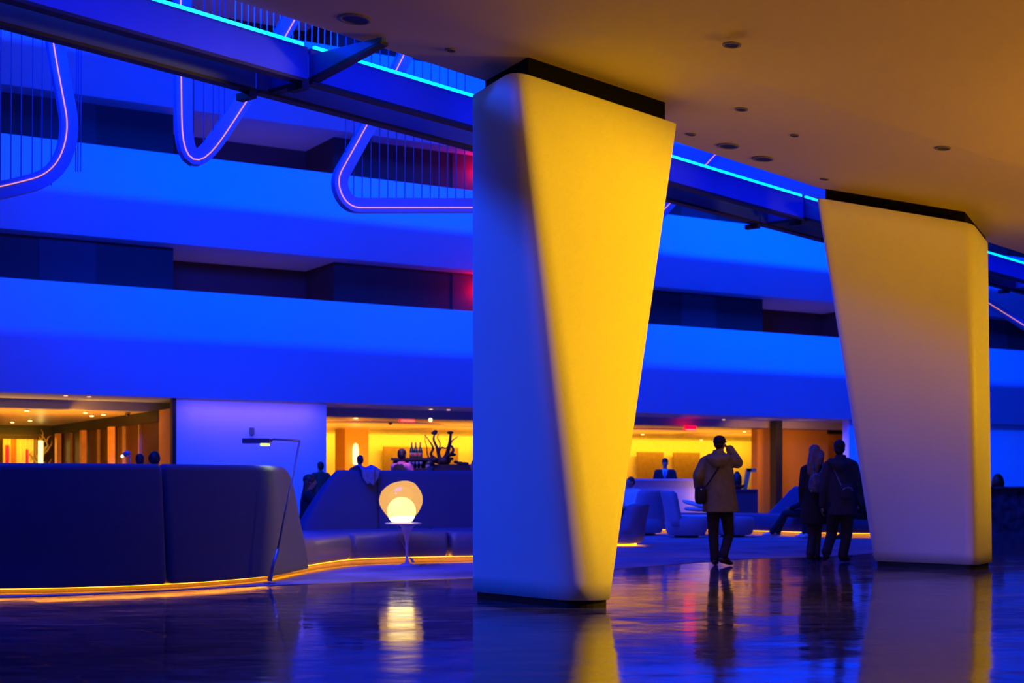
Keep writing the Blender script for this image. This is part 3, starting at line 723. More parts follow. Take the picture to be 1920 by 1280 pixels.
bm = B(); lathe(bm, [(.0, .006), (.165, .006), (.17, .012), (.12, .022), (.035, .04), (.020, .09), (.017, .20), (.022, .32), (.045, .43), (.085, tzt-.05), (.13, tzt-.026)], n=28); mesh_obj('pedestal', bm, M['tulip'], e, True)
bm = B(); lathe(bm, [(.10, tzt-.028), (.235, tzt-.02), (.257, tzt-.008), (.25, tzt), (.001, tzt)], n=40); o = mesh_obj('tabletop', bm, M['tulip'], e, True)
o.location.x = -.05
tag(e, 'small white tulip side table holding the glowing lamp', 'table')
k = 849.0
prof = [(130, 345, 395), (135, 310, 420), (143, 268, 446), (160, 212, 482), (200, 150, 518), (250, 98, 552), (300, 76, 571), (350, 66, 577), (400, 70, 571), (450, 92, 551), (500, 127, 524), (550, 167, 481), (600, 206, 442), (618, 220, 428)]
lx = TX+(-62/k); lampc = Vector((TX-.075, TY, tzt))
e = empty('globe_lamp', lampc)
rings = []
for v, a, b in prof[::-1]:
    cx = ((a+b)/2-328)/k; r = (b-a)/2/k; z = (622-v)/k
    rings.append([Vector((cx+r*math.cos(2*PI*i/36), r*.95*math.sin(2*PI*i/36), z)) for i in range(36)])
bm = B(); loft(bm, rings); mesh_obj('glass_shell', bm, M['shell'], e, True)
bm = B(); rr = .198
lathe(bm, [(.13, .012)]+[(rr*math.cos(a), .160+rr*math.sin(a)) for a in [math.radians(q) for q in range(-40, 91, 10)]], n=30); mesh_obj('inner_globe', bm, M['innerg'], e, True)
bm = B(); lathe(bm, [(.0, .0), (.125, .0), (.125, .012), (.10, .014)], n=30); mesh_obj('base', bm, M['honey'], e)
bm = B(); pts = smooth_poly([Vector((-.06, .05, .0)), Vector((-.05, .12, -.12)), Vector((.03, .10, -.33)), Vector((.12, .0, -.48)), Vector((.155, -.02, -.53))], 6)
tube(bm, pts, .004, 6); mesh_obj('cord', bm, M['cord'], e, True)
bm = B(); tube(bm, [(.12, .0, -.475), (.135, -.008, -.50), (.16, -.02, -.535), (.17, -.02, -.55)], [.006, .018, .018, .006], 8); mesh_obj('plug', bm, M['cord'], e, True)
tag(e, 'glowing amber egg-shaped glass lamp on the small white table', 'lamp')
pl = bpy.data.lights.new('globe_lamp_light', 'POINT'); pl.energy = 12; pl.color = (1, .55, .2); pl.shadow_soft_size = .12
po = bpy.data.objects.new('globe_lamp_light', pl); COL.objects.link(po); po.location = lampc+Vector((0, 0, .2))

# ------------------------------------------------------------------ leaning reading lamp
M['lampm'] = mat('grey_painted_lamp', (.30, .30, .38), .35, metal=.3)
M['lime'] = mat('lime_lit_diffuser', (.8, 1, .3), .4, emis=(.55, 1.0, .12), es=2.5)
LY = 16.05
e = empty('reading_lamp', (P(505, 1090, LY).x, LY-.02, 0)); o0 = e.location.copy()
q = lambda px, py, dy=0: P(px, py, LY+dy)-o0
bm = B(); lathe(bm, [(.0, .008), (.075, .008), (.075, .018), (.02, .024)], n=20); mesh_obj('base', bm, M['lampm'], e)
bm = B(); tube(bm, [q(505, 1090)+Vector((0, 0, .01)), q(521, 1030, .12)], .026, 10); mesh_obj('sleeve', bm, M['lampm'], e, True)
bm = B(); tube(bm, [q(520, 1034, .11), q(562, 826, .55)], .013, 8); mesh_obj('pole', bm, M['lampm'], e, True)
bm = B(); tube(bm, [q(563, 826, .55), q(512, 823, .55), q(501, 832, .55)], .012, 8); mesh_obj('arm', bm, M['lampm'], e, True)
def slab(px0, px1, py0, py1, d0, d1):
    bm = B(); a = q(px0, py0, .55); b = q(px1, py1, .55); hexa(bm, [(a.x, d0, b.z), (b.x, d0, b.z), (b.x, d1, b.z), (a.x, d1, b.z), (a.x, d0, a.z), (b.x, d0, a.z), (b.x, d1, a.z), (a.x, d1, a.z)]); return bm
mesh_obj('lamp_head', slab(457, 508, 822, 831, -.08+.55, .10+.55), M['lampm'], e)
mesh_obj('diffuser', slab(490, 504, 831.5, 835.5, -.06+.55, .08+.55), M['lime'], e)
tag(e, 'slim leaning floor reading lamp in front of the near sofa back', 'lamp')
area('reading_lamp_light', P(497, 838, LY+.62), P(497, 1000, LY+.75), .12, .08, 1.0, (.9, 1, .45), 120)

# ------------------------------------------------------------------ lounge chairs
M['chair'] = mat('blue_chair_wool', (.28, .29, .40), .8, var=.05, scale=20, sheen=.2)
def pod(bm, cx, cy, rx, ry, z0, z1, n=28):
    rings = []
    for f, z in ((.80, z0), (.90, z0+.03), (1.0, z0+.14), (1.02, z0+.24), (.99, z1-.06), (.94, z1-.015), (.86, z1)):
        ring = []
        for i in range(n):
            a = 2*PI*i/n; c, s = math.cos(a), math.sin(a)
            ring.append(Vector((cx+rx*f*math.copysign(abs(c)**.8, c), cy+ry*f*math.copysign(abs(s)**.8, s), z)))
        rings.append(ring)
    loft(bm, rings)
def chair(loc, rz, label, hback=.98):
    e = empty('lounge_chair', loc, rz)
    bm = B(); pod(bm, 0, 0, .44, .40, .05, .43); mesh_obj('seat', bm, M['chair'], e, True)
    bm = B(); rings = []
    for f_, w_, x in ((0, .40, -.29), (.2, .39, -.32), (.45, .36, -.35), (.75, .33, -.39), (.93, .31, -.42), (1, .27, -.425)):
        z = .24+(hback-.24)*f_
        out = []; inn = []
        for i in range(13):
            t = -1+2*i/12; y = w_*math.sin(t*1.25)/math.sin(1.25); xo = x-.12+.16*t*t
            out.append(Vector((xo, y, z)))
            inn.append(Vector((xo+(.22 if f_ < .99 else .12)*(1-.35*abs(t)**3), y*.93, z)))
        rings.append(out+inn[::-1])
    loft(bm, rings); mesh_obj('backrest', bm, M['chair'], e, True)
    bm = B(); lathe(bm, [(.26, 0), (.26, .05)], n=24); mesh_obj('base', bm, M['black'], e)
    tag(e, label, 'chair', 'blue lounge chairs'); return e
def fl(px, Y): return Vector(((px-960)/F*Y, Y, .006))
chair(fl(1287, 29.9), 0.0, 'blue lounge chair seen from its side, facing right, before the pale desk')
chair(fl(1207, 31.2), PI*.62, 'blue lounge chair seen from behind, hiding a seated man in a white shirt', .99)
chair(fl(1374, 30.2), PI*.15, 'blue lounge chair behind the legs of the man in the cap', .66)
e = chair(fl(1163, 26.0), PI*.85, 'blue lounge chair half hidden by the right edge of the yellow pillar', .76)
bm = B(); lathe(bm, [(.30, .012), (.30, .035), (.28, .035), (.28, .012)], n=30); mesh_obj('light_ring', bm, M['sofaled'], e)
area('chair_glow', fl(1163, 26.0)+Vector((0, 0, .045)), fl(1163, 26.0)+Vector((0, 0, -1)), .85, .85, 4, (1, .35, .02))
# pale desk
M['desk'] = mat('pale_lacquered_desk', (.50, .48, .56), .35, var=.02)
M['plum'] = mat('plum_counter_front', (.10, .03, .05), .5, var=.1)
dz = EYE+10*33/F
def pb(px0, px1, z0, z1, Y0, Y1, o0=Vector()): 
    bm = B(); x0 = (px0-960)/F*Y0; x1 = (px1-960)/F*Y0; box(bm, x0-o0.x, x1-o0.x, Y0-o0.y, Y1-o0.y, z0-o0.z, z1-o0.z); return bm
e = empty('reception_desk', ((1250-960)/F*33.6, 33.6, 0)); o0 = e.location.copy()
mesh_obj('front', pb(1130, 1352, .0, dz-.05, 33.6, 33.75, o0), M['desk'], e); mesh_obj('desktop', pb(1126, 1356, dz-.05, dz, 33.5, 34.3, o0), M['desk'], e)
tag(e, 'long pale desk in front of the suited man', 'desk')
area('desk_lamp', (P(1330, 930, 33.0)), P(1330, 930, 34.5), .5, .4, 5, (1, .45, .25))
e = empty('service_counter', ((1402-960)/F*37, 37, 0)); o0 = e.location.copy(); cz2 = EYE-10*37/F
mesh_obj('body', pb(1372, 1421, 0, cz2-.04, 37, 37.7, o0), M['plum'], e); mesh_obj('countertop', pb(1370, 1421, cz2-.04, cz2, 36.95, 37.8, o0), M['plum'], e)
tag(e, 'dark plum service counter right of the man in the cap', 'counter')
M['redc'] = mat('dark_red_ceramic', (.35, .03, .01), .4); M['woodo'] = mat('orange_wood', (.7, .3, .1), .5, var=.2)
c = Vector(((1385-960)/F*37.12, 37.12, cz2)); e = empty('red_bowl', c); bm = B(); lathe(bm, [(.0, 0), (.06, 0), (.16, .07), (.17, .12), (.155, .12), (.05, .03)], n=18); tag(mesh_obj('red_bowl', bm, M['redc']), 'red bowl on the plum counter', 'bowl').location = c; bpy.data.objects.remove(e)
c = Vector(((1401-960)/F*37.5, 37.5, cz2)); bm = B()
hexa(bm, [(-.12, -.1, 0), (-.02, -.1, 0), (-.02, .1, 0), (-.12, .1, 0), (-.02, -.1, .55), (.10, -.1, .55), (.10, .1, .55), (-.02, .1, .55)])
hexa(bm, [(-.02, -.1, .46), (.22, -.1, .46), (.22, .1, .46), (-.02, .1, .46), (-.02, -.1, .55), (.22, -.1, .55), (.22, .1, .55), (-.02, .1, .55)])
tag(mesh_obj('wooden_display_stand', bm, M['woodo']), 'tilted orange wooden stand on the plum counter', 'stand').location = c
c = Vector(((1382-960)/F*37.5, 37.5, cz2)); bm = B(); lathe(bm, [(.0, 0), (.09, 0), (.13, .2), (.12, .34), (.05, .46), (.001, .48)], n=16); tag(mesh_obj('dark_vase', bm, M['black'], None, True), 'dark rounded vase on the plum counter beside the wooden stand', 'vase').location = c
# white cushions on the far sofa
M['cush'] = mat('pale_linen_cushion', (.72, .66, .66), .8, var=.05, scale=12)
def cushion(c, rx, ry, rz_, rot, lb):
    bm = B(); bmesh.ops.create_uvsphere(bm, u_segments=20, v_segments=12, radius=1)
    for v in bm.verts:
        x, y, z = v.co
        v.co = Vector((math.copysign(abs(x)**.55, x)*rx, math.copysign(abs(y)**.55, y)*ry, z*rz_))
    o = mesh_obj('cushion', bm, M['cush'], None, True); o.location = c; o.rotation_euler = rot; tag(o, lb, 'cushion', 'pale cushions on the far sofa')
cushion(P(1300, 944, 32.3), .26, .2, .045, (.1, .25, 0), 'upper pale cushion beside the bag of the man in the cap')
cushion(P(1306, 954.5, 32.3), .27, .2, .05, (0, .06, .2), 'lower pale cushion beside the bag of the man in the cap')
cushion(P(1232, 957.5, 32.4), .2, .15, .06, (0, -.2, .2), 'small pale cushion between the two blue lounge chairs')
bm = B(); pod(bm, 0, 0, .55, .35, .0, .06); o = mesh_obj('low_table_top', bm, M['cush'], None, True); bpy.data.objects.remove(o)
e = empty('coffee_table', fl(1312, 31.2)); tz_ = EYE-59*31.2/F
bm = B(); lathe(bm, [(.42, tz_-.035), (.45, tz_-.02), (.44, tz_), (.001, tz_)], n=30); mesh_obj('tabletop', bm, M['tulip'], e, True)
bm = B(); lathe(bm, [(.2, 0), (.2, .015), (.03, .04), (.03, tz_-.035)], n=20); mesh_obj('pedestal', bm, M['tulip'], e, True); tag(e, 'pale round low table behind the side-on lounge chair', 'table')
# marble counter at the far right
e = empty('marble_counter', ((1900-960)/F*33.5, 33.5, 0)); o0 = e.location.copy(); cz3 = EYE-5*33.5/F
mesh_obj('front', pb(1800, 2000, 0, cz3-.04, 33.5, 34.2, o0), M['kmarble'], e); mesh_obj('countertop', pb(1796, 2004, cz3-.04, cz3, 33.4, 34.3, o0), M['kmarble'], e)
tag(e, 'dark veined counter at the right edge behind the right pillar', 'counter')
c = Vector(((1871-960)/F*33.8, 33.8, cz3)); bm = B(); lathe(bm, [(.14, 0), (.15, .1), (.12, .22), (.06, .30), (.001, .31)], n=20); tag(mesh_obj('dark_lampshade', bm, M['black'], None, True), 'dark dome-shaped shade standing on the far right counter', 'lampshade').location = c

# ------------------------------------------------------------------ bar shelf, bottles, branches
M['shelf'] = mat('dark_bar_wood', (.035, .012, .006), .5, var=.3)
e = empty('bar_shelf', ((775-960)/F*29, 29, 0)); o0 = e.location.copy(); zs = EYE+49*29/F
mesh_obj('top_shelf', pb(733, 817, zs-.05, zs, 29, 29.5, o0), M['shelf'], e)
mesh_obj('lower_shelf', pb(737, 889, EYE+30*29/F-.05, EYE+30*29/F, 28.9, 29.5, o0), M['shelf'], e)
mesh_obj('back_panel', pb(737, 815, 0, zs-.05, 29.5, 29.55, o0), M['shelf'], e)
mesh_obj('counter_front', pb(726, 905, 0, 1.25, 28.85, 28.95, o0), M['shelf'], e)
mesh_obj('side_panel', pb(815, 900, EYE+30*29/F, EYE+37*29/F, 29.2, 29.6, o0), M['shelf'], e)
tag(e, 'dark wooden bar shelf behind the far sofa, holding green bottles', 'shelf')
M['green'] = mat('green_bottle_glass', (.01, .10, .03), .15); M['gold'] = mat('gold_foil', (.8, .5, .1), .35, metal=.7); M['lab'] = mat('red_orange_bottle_label', (.8, .25, .10), .6)
def bottle(px, lb):
    c = Vector(((px-960)/F*29.2, 29.2, zs)); e = empty('champagne_bottle', c)
    bm = B(); lathe(bm, [(.0, 0), (.045, 0), (.046, .02), (.046, .15), (.036, .19), (.018, .23), (.015, .25)], n=16); mesh_obj('glass', bm, M['green'], e, True)
    bm = B(); lathe(bm, [(.0155, .24), (.017, .26), (.017, .31), (.013, .325), (.001, .327)], n=12); mesh_obj('foil_neck', bm, M['gold'], e, True)
    bm = B(); lathe(bm, [(.0468, .03), (.0468, .11)], n=16); mesh_obj('paper_label', bm, M['lab'], e, True)
    tag(e, lb, 'bottle', 'green bottles on the bar shelf')
bottle(772, 'leftmost of three green bottles on the bar shelf'); bottle(779.5, 'middle one of three green bottles on the bar shelf'); bottle(788, 'rightmost of three green bottles, standing apart on the bar shelf')
M['glassb'] = mat('clear_blueish_glass', (.15, .2, .4), .1, spec=.8, emis=None)
for i, (px, py) in enumerate(((768, 873), (775, 867), (782, 873), (789, 873))):
    c = P(px, py+4, 29.05); c.z = EYE+30*29/F; bm = B(); lathe(bm, [(.025, 0), (.004, .01), (.004, .06), (.03, .09), (.033, .13), (.028, .13), (.026, .10)], n=12)
    tag(mesh_obj('wine_glass', bm, M['glassb'], None, True), ('clear wine glass on the bar shelf, nearest the bartender sleeve', 'second clear wine glass from the bartender', 'third clear wine glass from the bartender', 'clear wine glass farthest from the bartender')[i], 'glass', 'wine glasses on the bar shelf').location = c
area('bartender_fill_light', ((757-960)/F*27.6, 27.5, 2.9), ((757-960)/F*28.2, 28.3, 1.4), .6, .3, 8, (1.0, .45, .5), 100)  # added fill so the bartender's shirt shows, no lamp known there
# tall branch arrangement
M['twig'] = mat('dark_twisted_branch', (.035, .012, .006), .7, var=.3)
e = empty('branch_arrangement', ((832-960)/F*29.35, 29.4, EYE+37*29/F)); o0 = e.location.copy()
bm = B(); lathe(bm, [(.0, 0), (.11, 0), (.15, .06), (.13, .13), (.11, .15)], n=18); mesh_obj('pot', bm, M['shelf'], e, True)
def br(pts, r0, r1):
    v = smooth_poly([P(a, b, 29.3+dy)-o0 for a, b, dy in pts], 5); n = len(v)
    bm = B(); tube(bm, v, [r0+(r1-r0)*i/(n-1) for i in range(n)], 6); mesh_obj('branch', bm, M['twig'], e, True)
br([(826, 866, 0), (822, 850, .05), (819, 838, .1), (813, 824, .1), (816, 810, .2)], .05, .015)
br([(820, 862, 0), (808, 852, 0), (812, 840, -.1), (806, 828, 0), (796, 815, .1)], .035, .008)
br([(830, 866, 0), (836, 856, .1), (840, 845, .1), (843, 830, .1), (845, 815, .1), (844, 811, .1)], .06, .02)
br([(843, 838, .1), (848, 826, .1), (856, 820, .1), (859, 817, .1)], .02, .006)
br([(838, 858, 0), (846, 850, -.1), (850, 843, -.1), (846, 836, 0), (840, 840, 0)], .035, .02)
br([(822, 848, .05), (828, 839, 0), (836, 840, 0), (843, 833, .1)], .018, .012)
br([(806, 862, 0), (801, 850, 0), (800, 838, 0), (797, 825, 0), (799, 813, .1)], .018, .005)
br([(822, 850, 0), (825, 832, 0), (820, 820, 0), (823, 813, 0)], .02, .006)
br([(800, 860, 0), (806, 862, 0), (815, 864, 0), (826, 868, 0)], .05, .04)
for a, b in ((816, 809), (814, 812), (844, 811), (848, 852), (846, 860), (810, 858), (834, 862), (855, 866), (863, 868), (872, 869)):
    bm = B(); ball(bm, P(a, b, 29.3)-o0, .05+.015*((a*7) % 3), .05, .035, n=8); mesh_obj('leaf_cluster', bm, M['twig'], e, True)
tag(e, 'tall dark twisted branch arrangement on the bar, right of the bottles', 'plant')
# cloth over the far sofa back
M['cloth'] = mat('blue_scarf_cloth', (.20, .24, .42), .8, var=.2, scale=20)
bm = B(); c = P(688, 880, sp.at(sp.u_px(688, 1.3), 1.3).y-.03); c.z = 1.335; n = 14; rings = []
ucl = sp.u_px(688, 1.3)
for i in range(n+1):
    t = i/n; row = []
    for j in range(12):
        s = j/11; ux = ucl+(t-.5)*.30*(1-.25*s)
        if s < .4: off = 1.46-.30*(s/.4)*1.0; z = 1.36+.02*math.sin(t*9+s*4)+.035*math.sin(PI*s/.4)
        else: off = 1.16-.02-.05*math.sin(t*PI)-.015*math.sin(t*14); z = 1.36-(s-.4)/.6*(.14+.10*math.sin(t*PI)+.02*math.sin(t*11))
        p = sp.at(ux, off); row.append(Vector((p.x, p.y, z)))
    rings.append(row+[q+Vector((0, .0, -.012)) for q in row[::-1]])
loft(bm, rings)
tag(mesh_obj('scarf', bm, M['cloth'], None, True), 'crumpled blue scarf draped over the far sofa back', 'scarf')
# far small reading lamp in the left room
LZ = 27.0; e = empty('reading_lamp', (P(243, 900, LZ).x, LZ, 0)); o0 = e.location.copy()
bm = B(); tube(bm, [Vector((0, 0, .02)), P(243, 850, LZ)-o0], .016, 6); mesh_obj('pole', bm, M['lampm'], e)
bm = B(); lathe(bm, [(.0, .0), (.12, .0), (.12, .02), (.02, .03)], n=18); mesh_obj('base', bm, M['lampm'], e)
bm = B(); tube(bm, [P(244, 850, LZ)-o0, P(239, 848, LZ)-o0, P(233, 853, LZ)-o0], [.03, .045, .05], 10); mesh_obj('lamp_head', bm, M['lampm'], e, True)
bm = B(); ball(bm, P(229, 855, LZ)-o0, .028, n=10); mesh_obj('bulb', bm, M['glow'], e, True)
tag(e, 'small blue lamp with a bright bulb just above the near sofa back', 'lamp')

# ------------------------------------------------------------------ bent blade sculptures with light lines
def blade(pts_px, Y, w_, label, wires, r=None, up=True):
    """band bent through pixel-derived points lying in a plane parallel to the facade, with real width and depth"""
    b = b0 = None
    pl_b = (Vector(((0)/F*Y, Y, 0))-FO).dot(FB)
    def pt(px, py, db=0): s, z = FP(px, py, pl_b+db); return s, z
    q = [Vector(pt(a, c)) for a, c in pts_px]
    # dense rounded polyline
    path = []
    for i, p in enumerate(q):
        if i in (0, len(q)-1): path.append(p); continue
        a, c = q[i-1], q[i+1]; rr = min((a-p).length, (c-p).length)*.5
        path += bez(p+(a-p).normalized()*rr, p, p+(c-p).normalized()*rr, 10)
    e = empty('light_blade', W(q[len(q)//2].x, pl_b, q[len(q)//2].y)); o0 = e.location.copy()
    th = .05
    def ring(i, o1, o2, d1, d2):
        a = path[max(0, i-1)]; c = path[min(len(path)-1, i+1)]; t = (c-a).normalized(); nn = Vector((-t.y, t.x)); p = path[i]
        return [W(p.x+nn.x*o, pl_b+d, p.y+nn.y*o)-o0 for o, d in ((o1, d1), (o2, d1), (o2, d2), (o1, d2))]
    bm = B(); loft(bm, [ring(i, -w_/2, w_/2, 0, .12) for i in range(len(path))]); mesh_obj('blade', bm, M['tubeb'], e)
    bm = B(); loft(bm, [ring(i, -w_*.22, -w_*.22+.012, -.008, .0) for i in range(len(path))]); mesh_obj('light_line', bm, M['orled'], e)
    for (px, y0, y1) in wires:
        s, z0 = pt(px, y0); s1, z1 = pt(px-2, y1)
        bm = B(); tube(bm, [W(s, pl_b+.05, z0)-o0, W(s1, pl_b+.05, z1)-o0], .007, 5, False); mesh_obj('wire', bm, M['wire'], e)
    tag(e, label, 'sculpture', 'bent luminous blades hanging in the atrium')
blade([(90, -60), (103, 70), (137, 250), (104, 330), (-20, 362), (-150, 375)], 19.5, .19, 'bent blade curving to the left edge, with an orange light line', 
      [(x, -40, 356-abs(x)*.1) for x in (4, 24, 43, 64, 82, 100)]+[(x, 40, 320) for x in (146, 150, 155)])
blade([(349, -330), (343, -20), (348, 350), (480, 155), (600, -60), (700, -300)], 19.0, .19, 'bent V-shaped blade with an orange light line at upper left',
      [(x, -60, 290-abs(x-372)*.6) for x in (367, 386, 404, 415, 425)])
blade([(860, -110), (757, 120), (635, 340), (655, 384), (1000, 384)], 20.0, .19, 'bent blade curving right behind the yellow pillar, with an orange light line',
      [(x, 60, 378) for x in range(652, 890, 16)])
blade([(1560, 60), (1262, 378), (1180, 470), (900, 500)], 22.5, .15, 'bent blade glimpsed through the gap right of the yellow pillar', [])
blade([(1700, 470), (1925, 610), (2100, 720)], 26.0, .16, 'thin slanting blade at the right edge beyond the right pillar', [])
# fine wires in the upper left gap, hung over the higher balcony
bw = (Vector((0, 22.5, 0))-FO).dot(FB)
e = empty('wire_curtain', W(fs(520, bw), bw, FP(520, 60, bw)[1])); o0 = e.location.copy()
for x in list(range(440, 640, 12)):
    s, z0 = FP(x, 140, bw); s1, z1 = FP(x+2, -40, bw)
    bm = B(); tube(bm, [W(s, bw, z0)-o0, W(s1, bw, z1)-o0], .008, 5, False); mesh_obj('wire', bm, M['wire'], e)
bm = B(); tube(bm, [W(FP(430, 0, bw)[0], bw, FP(520, 140, bw)[1])-o0, W(FP(646, 0, bw)[0], bw, FP(520, 140, bw)[1])-o0], .015, 6); mesh_obj('rail', bm, M['wire'], e)
tag(e, 'curtain of thin vertical wires above the upper beam', 'sculpture')
# ------------------------------------------------------------------ people
M['skin'] = mat('skin', (.42, .22, .14), .55, var=.05, scale=20)
M['skind'] = mat('dark_skin', (.10, .045, .03), .5, var=.05, scale=20)
M['hairb'] = mat('black_hair', (.012, .010, .010), .55, var=.3, scale=60)
M['hairl'] = mat('long_fair_hair', (.20, .15, .13), .5, var=.25, scale=50, bump=.3, bscale=90)
M['hairbr'] = mat('brown_hair', (.08, .04, .025), .5, var=.3, scale=50)
def cloth(n, c, r=.85): M[n] = mat(n.replace('-', '_'), c, r, var=.12, scale=14, bump=.35, bscale=14)
cloth('khaki_parka', (.24, .20, .08)); cloth('dark_trousers', (.02, .018, .02)); cloth('black_wool', (.018, .018, .022)); cloth('navy_jacket', (.035, .037, .05))
cloth('white_shirt', (.75, .72, .72)); cloth('pink_shirt', (.62, .16, .30)); cloth('black_vest', (.01, .01, .012)); cloth('dark_denim', (.03, .035, .06)); cloth('blue_tie', (.10, .16, .45)); cloth('brown_sweater', (.14, .055, .03)); cloth('red_shirt', (.30, .04, .04))
M['shoeb'] = mat('dark_shoe_leather', (.04, .022, .015), .4, var=.1); M['shoew'] = mat('white_sneaker', (.75, .75, .78), .5, var=.05)
M['bag'] = mat('black_bag_fabric', (.010, .010, .012), .7, var=.2); M['bagp'] = mat('pale_bag_fabric', (.12, .14, .24), .6, var=.6, scale=14); M['metal'] = mat('bright_buckle', (.8, .75, .7), .25, metal=.8)

def fuse(o, voxel, sm=6):
    m = o.modifiers.new('fuse', 'REMESH'); m.mode = 'VOXEL'; m.voxel_size = voxel; m.use_smooth_shade = True
    s = o.modifiers.new('soften', 'SMOOTH'); s.factor = .5; s.iterations = sm
    return o
def V3(*a): return Vector(a)
def oval_loft(bm, secs, n=20):
    """secs: (cx, cy, z, rx, ry)"""
    loft(bm, [[V3(cx+rx*math.cos(2*PI*i/n), cy+ry*math.sin(2*PI*i/n), z) for i in range(n)] for cx, cy, z, rx, ry in secs])
def hand(bm, w_, d, up, curl=.5, side=1, s=1.0):
    """palm, four bent fingers of unequal length and a thumb; w_: wrist, d: pointing direction, up: back of the hand"""
    d = d.normalized(); up = (up-d*up.dot(d)).normalized(); x = d.cross(up)*side
    pc = w_+d*.05*s
    for k in (-1, 0, 1): cap_limb(bm, w_+x*k*.014*s, .017*s, w_+d*.082*s+x*k*.026*s, .014*s, 8)
    for k, L in zip((-1.5, -.5, .5, 1.5), (.062, .074, .078, .068)):
        L *= s; p = w_+d*.088*s+x*k*.0205*s; ang = curl
        for q, f in enumerate((.42, .33, .25)):
            dd = (d*math.cos(ang)-up*math.sin(ang)); p2 = p+dd*L*f*1.15; cap_limb(bm, p, (.0095-.001*q)*s, p2, (.0088-.001*q)*s, 8); p = p2; ang += curl*.9
    p = w_+d*.022*s+x*.024*s; p2 = p+(x*.7+d*.7-up*.2).normalized()*.034*s; p3 = p2+(d*.9+x*.2-up*.3).normalized()*.030*s
    cap_limb(bm, p, .012*s, p2, .011*s, 8); cap_limb(bm, p2, .0105*s, p3, .009*s, 8)
def head(bm, c, yaw, s=1.0, tilt=0.0):
    """c: centre of the head, face toward +y before yaw (radians, ccw)"""
    R = Matrix.Rotation(yaw, 3, 'Z') @ Matrix.Rotation(tilt, 3, 'X')
    f = lambda x, y, z: c+R @ (V3(x, y, z)*s)
    ball(bm, f(0, -.012, .025), .074*s, .092*s, .088*s, R, 16)
    ball(bm, f(0, .025, -.035), .058*s, .062*s, .070*s, R, 14)
    cap_limb(bm, f(0, .055, -.088), .024*s, f(0, .030, -.075), .040*s, 10)       # chin and jaw
    cap_limb(bm, f(0, .086, .012), .009*s, f(0, .103, -.020), .013*s, 8)          # nose
    for q in (-1, 1):
        ball(bm, f(q*.075, -.008, -.005), .010*s, .020*s, .032*s, R, 8)           # ears
        ball(bm, f(q*.030, .076, .024), .022*s, .010*s, .008*s, R, 8)             # brows
        ball(bm, f(q*.030, .074, .006), .012*s, .010*s, .008*s, R, 8)             # eyes
    ball(bm, f(0, .079, -.052), .024*s, .009*s, .009*s, R, 8)                     # mouth
    return f
def person(name_loc, rz, J, label, body_m, clothes, vox=.010, hd=None, hands=None, group=None, hair=None, extra=None):
    root = empty('person', name_loc, rz); bm = B()
    hc = J['head']; yaw, tilt = hd or (0, 0)
    f = head(bm, hc, yaw, 1.0, tilt)
    cap_limb(bm, J['neck'], .055, hc+V3(0, 0, -.07), .052, 14)
    cap_limb(bm, J['neck']+V3(0, 0, -.04), .07, (J['shl']+J['neck'])/2, .058, 12); cap_limb(bm, J['neck']+V3(0, 0, -.04), .07, (J['shr']+J['neck'])/2, .058, 12)
    ch = (J['shl']+J['shr'])/2; hp = (J['hipl']+J['hipr'])/2
    for k, (t, rx, ry) in enumerate(((.12, .15, .10), (.35, .145, .105), (.6, .125, .09), (.85, .14, .10))):
        ball(bm, ch.lerp(hp, t), rx, ry, .15, None, 14)
    for sd in 'lr':
        cap_limb(bm, (J['sh'+sd]+J['neck'])/2, .055, J['sh'+sd], .052, 12)
        cap_limb(bm, J['sh'+sd], .050, J['el'+sd], .038, 12); cap_limb(bm, J['el'+sd], .038, J['wr'+sd], .026, 12)
        cap_limb(bm, J['hip'+sd], .085, J['kn'+sd], .055, 12); cap_limb(bm, J['kn'+sd], .055, J['an'+sd], .036, 12)
        cap_limb(bm, J['an'+sd], .036, J['an'+sd]+(J['toe'+sd]-J['an'+sd])*.6, .030, 10)
        h = (hands or {}).get(sd); dd = (J['wr'+sd]-J['el'+sd]).normalized()
        if h: hand(bm, J['wr'+sd], V3(*h[0]), V3(*h[1]), h[2], h[3])
        else: hand(bm, J['wr'+sd], dd+V3(0, .15, 0), V3(-1 if sd == 'l' else 1, 0, 0), .35, 1 if sd == 'r' else -1)
    fuse(mesh_obj('body', bm, body_m, root), vox, 3)
    for nm, m, fnc, vx, sm in clothes:
        bm = B(); fnc(bm, J); o = fuse(mesh_obj(nm, bm, m, root), vx, sm)
    if hair: bm = B(); hair[1](bm, f, J); fuse(mesh_obj('hair', bm, hair[0], root), .010, 3)
    tag(root, label, 'person', group)
    return root, f
def shoe(m, sd):
    def fn(bm, J):
        a = J['an'+sd]; t = J['toe'+sd]; d = (t-a); dn = V3(d.x, d.y, 0).normalized(); heel = a+V3(0, 0, -(a.z-t.z)*.55)-dn*.03
        cap_limb(bm, heel, .040, t, .032, 12); cap_limb(bm, a+V3(0, 0, -.01), .042, a.lerp(t, .55), .040, 12); cap_limb(bm, heel+V3(0, 0, -.004), .036, heel.lerp(t, .5), .036, 10)
        ball(bm, t, .042, .045, .028, None, 10)
    return ('shoe', m, fn, .009, 2)
def trousers(m, w0=1.0, flare=1.0):
    def fn(bm, J):
        hp = (J['hipl']+J['hipr'])/2
        ball(bm, hp+V3(0, 0, .05), .165*w0, .125*w0, .13, None, 16)
        for sd in 'lr':
            cap_limb(bm, J['hip'+sd], .105*w0, J['kn'+sd], .074*w0, 14)
            a = J['an'+sd]; k = J['kn'+sd]; e_ = a+(k-a).normalized()*.015
            cap_limb(bm, k, .074*w0, k.lerp(e_, .9), .062*flare, 14); cap_limb(bm, k.lerp(e_, .5), .062, e_, .066*flare, 14)
    return ('trousers', m, fn, .014, 3)
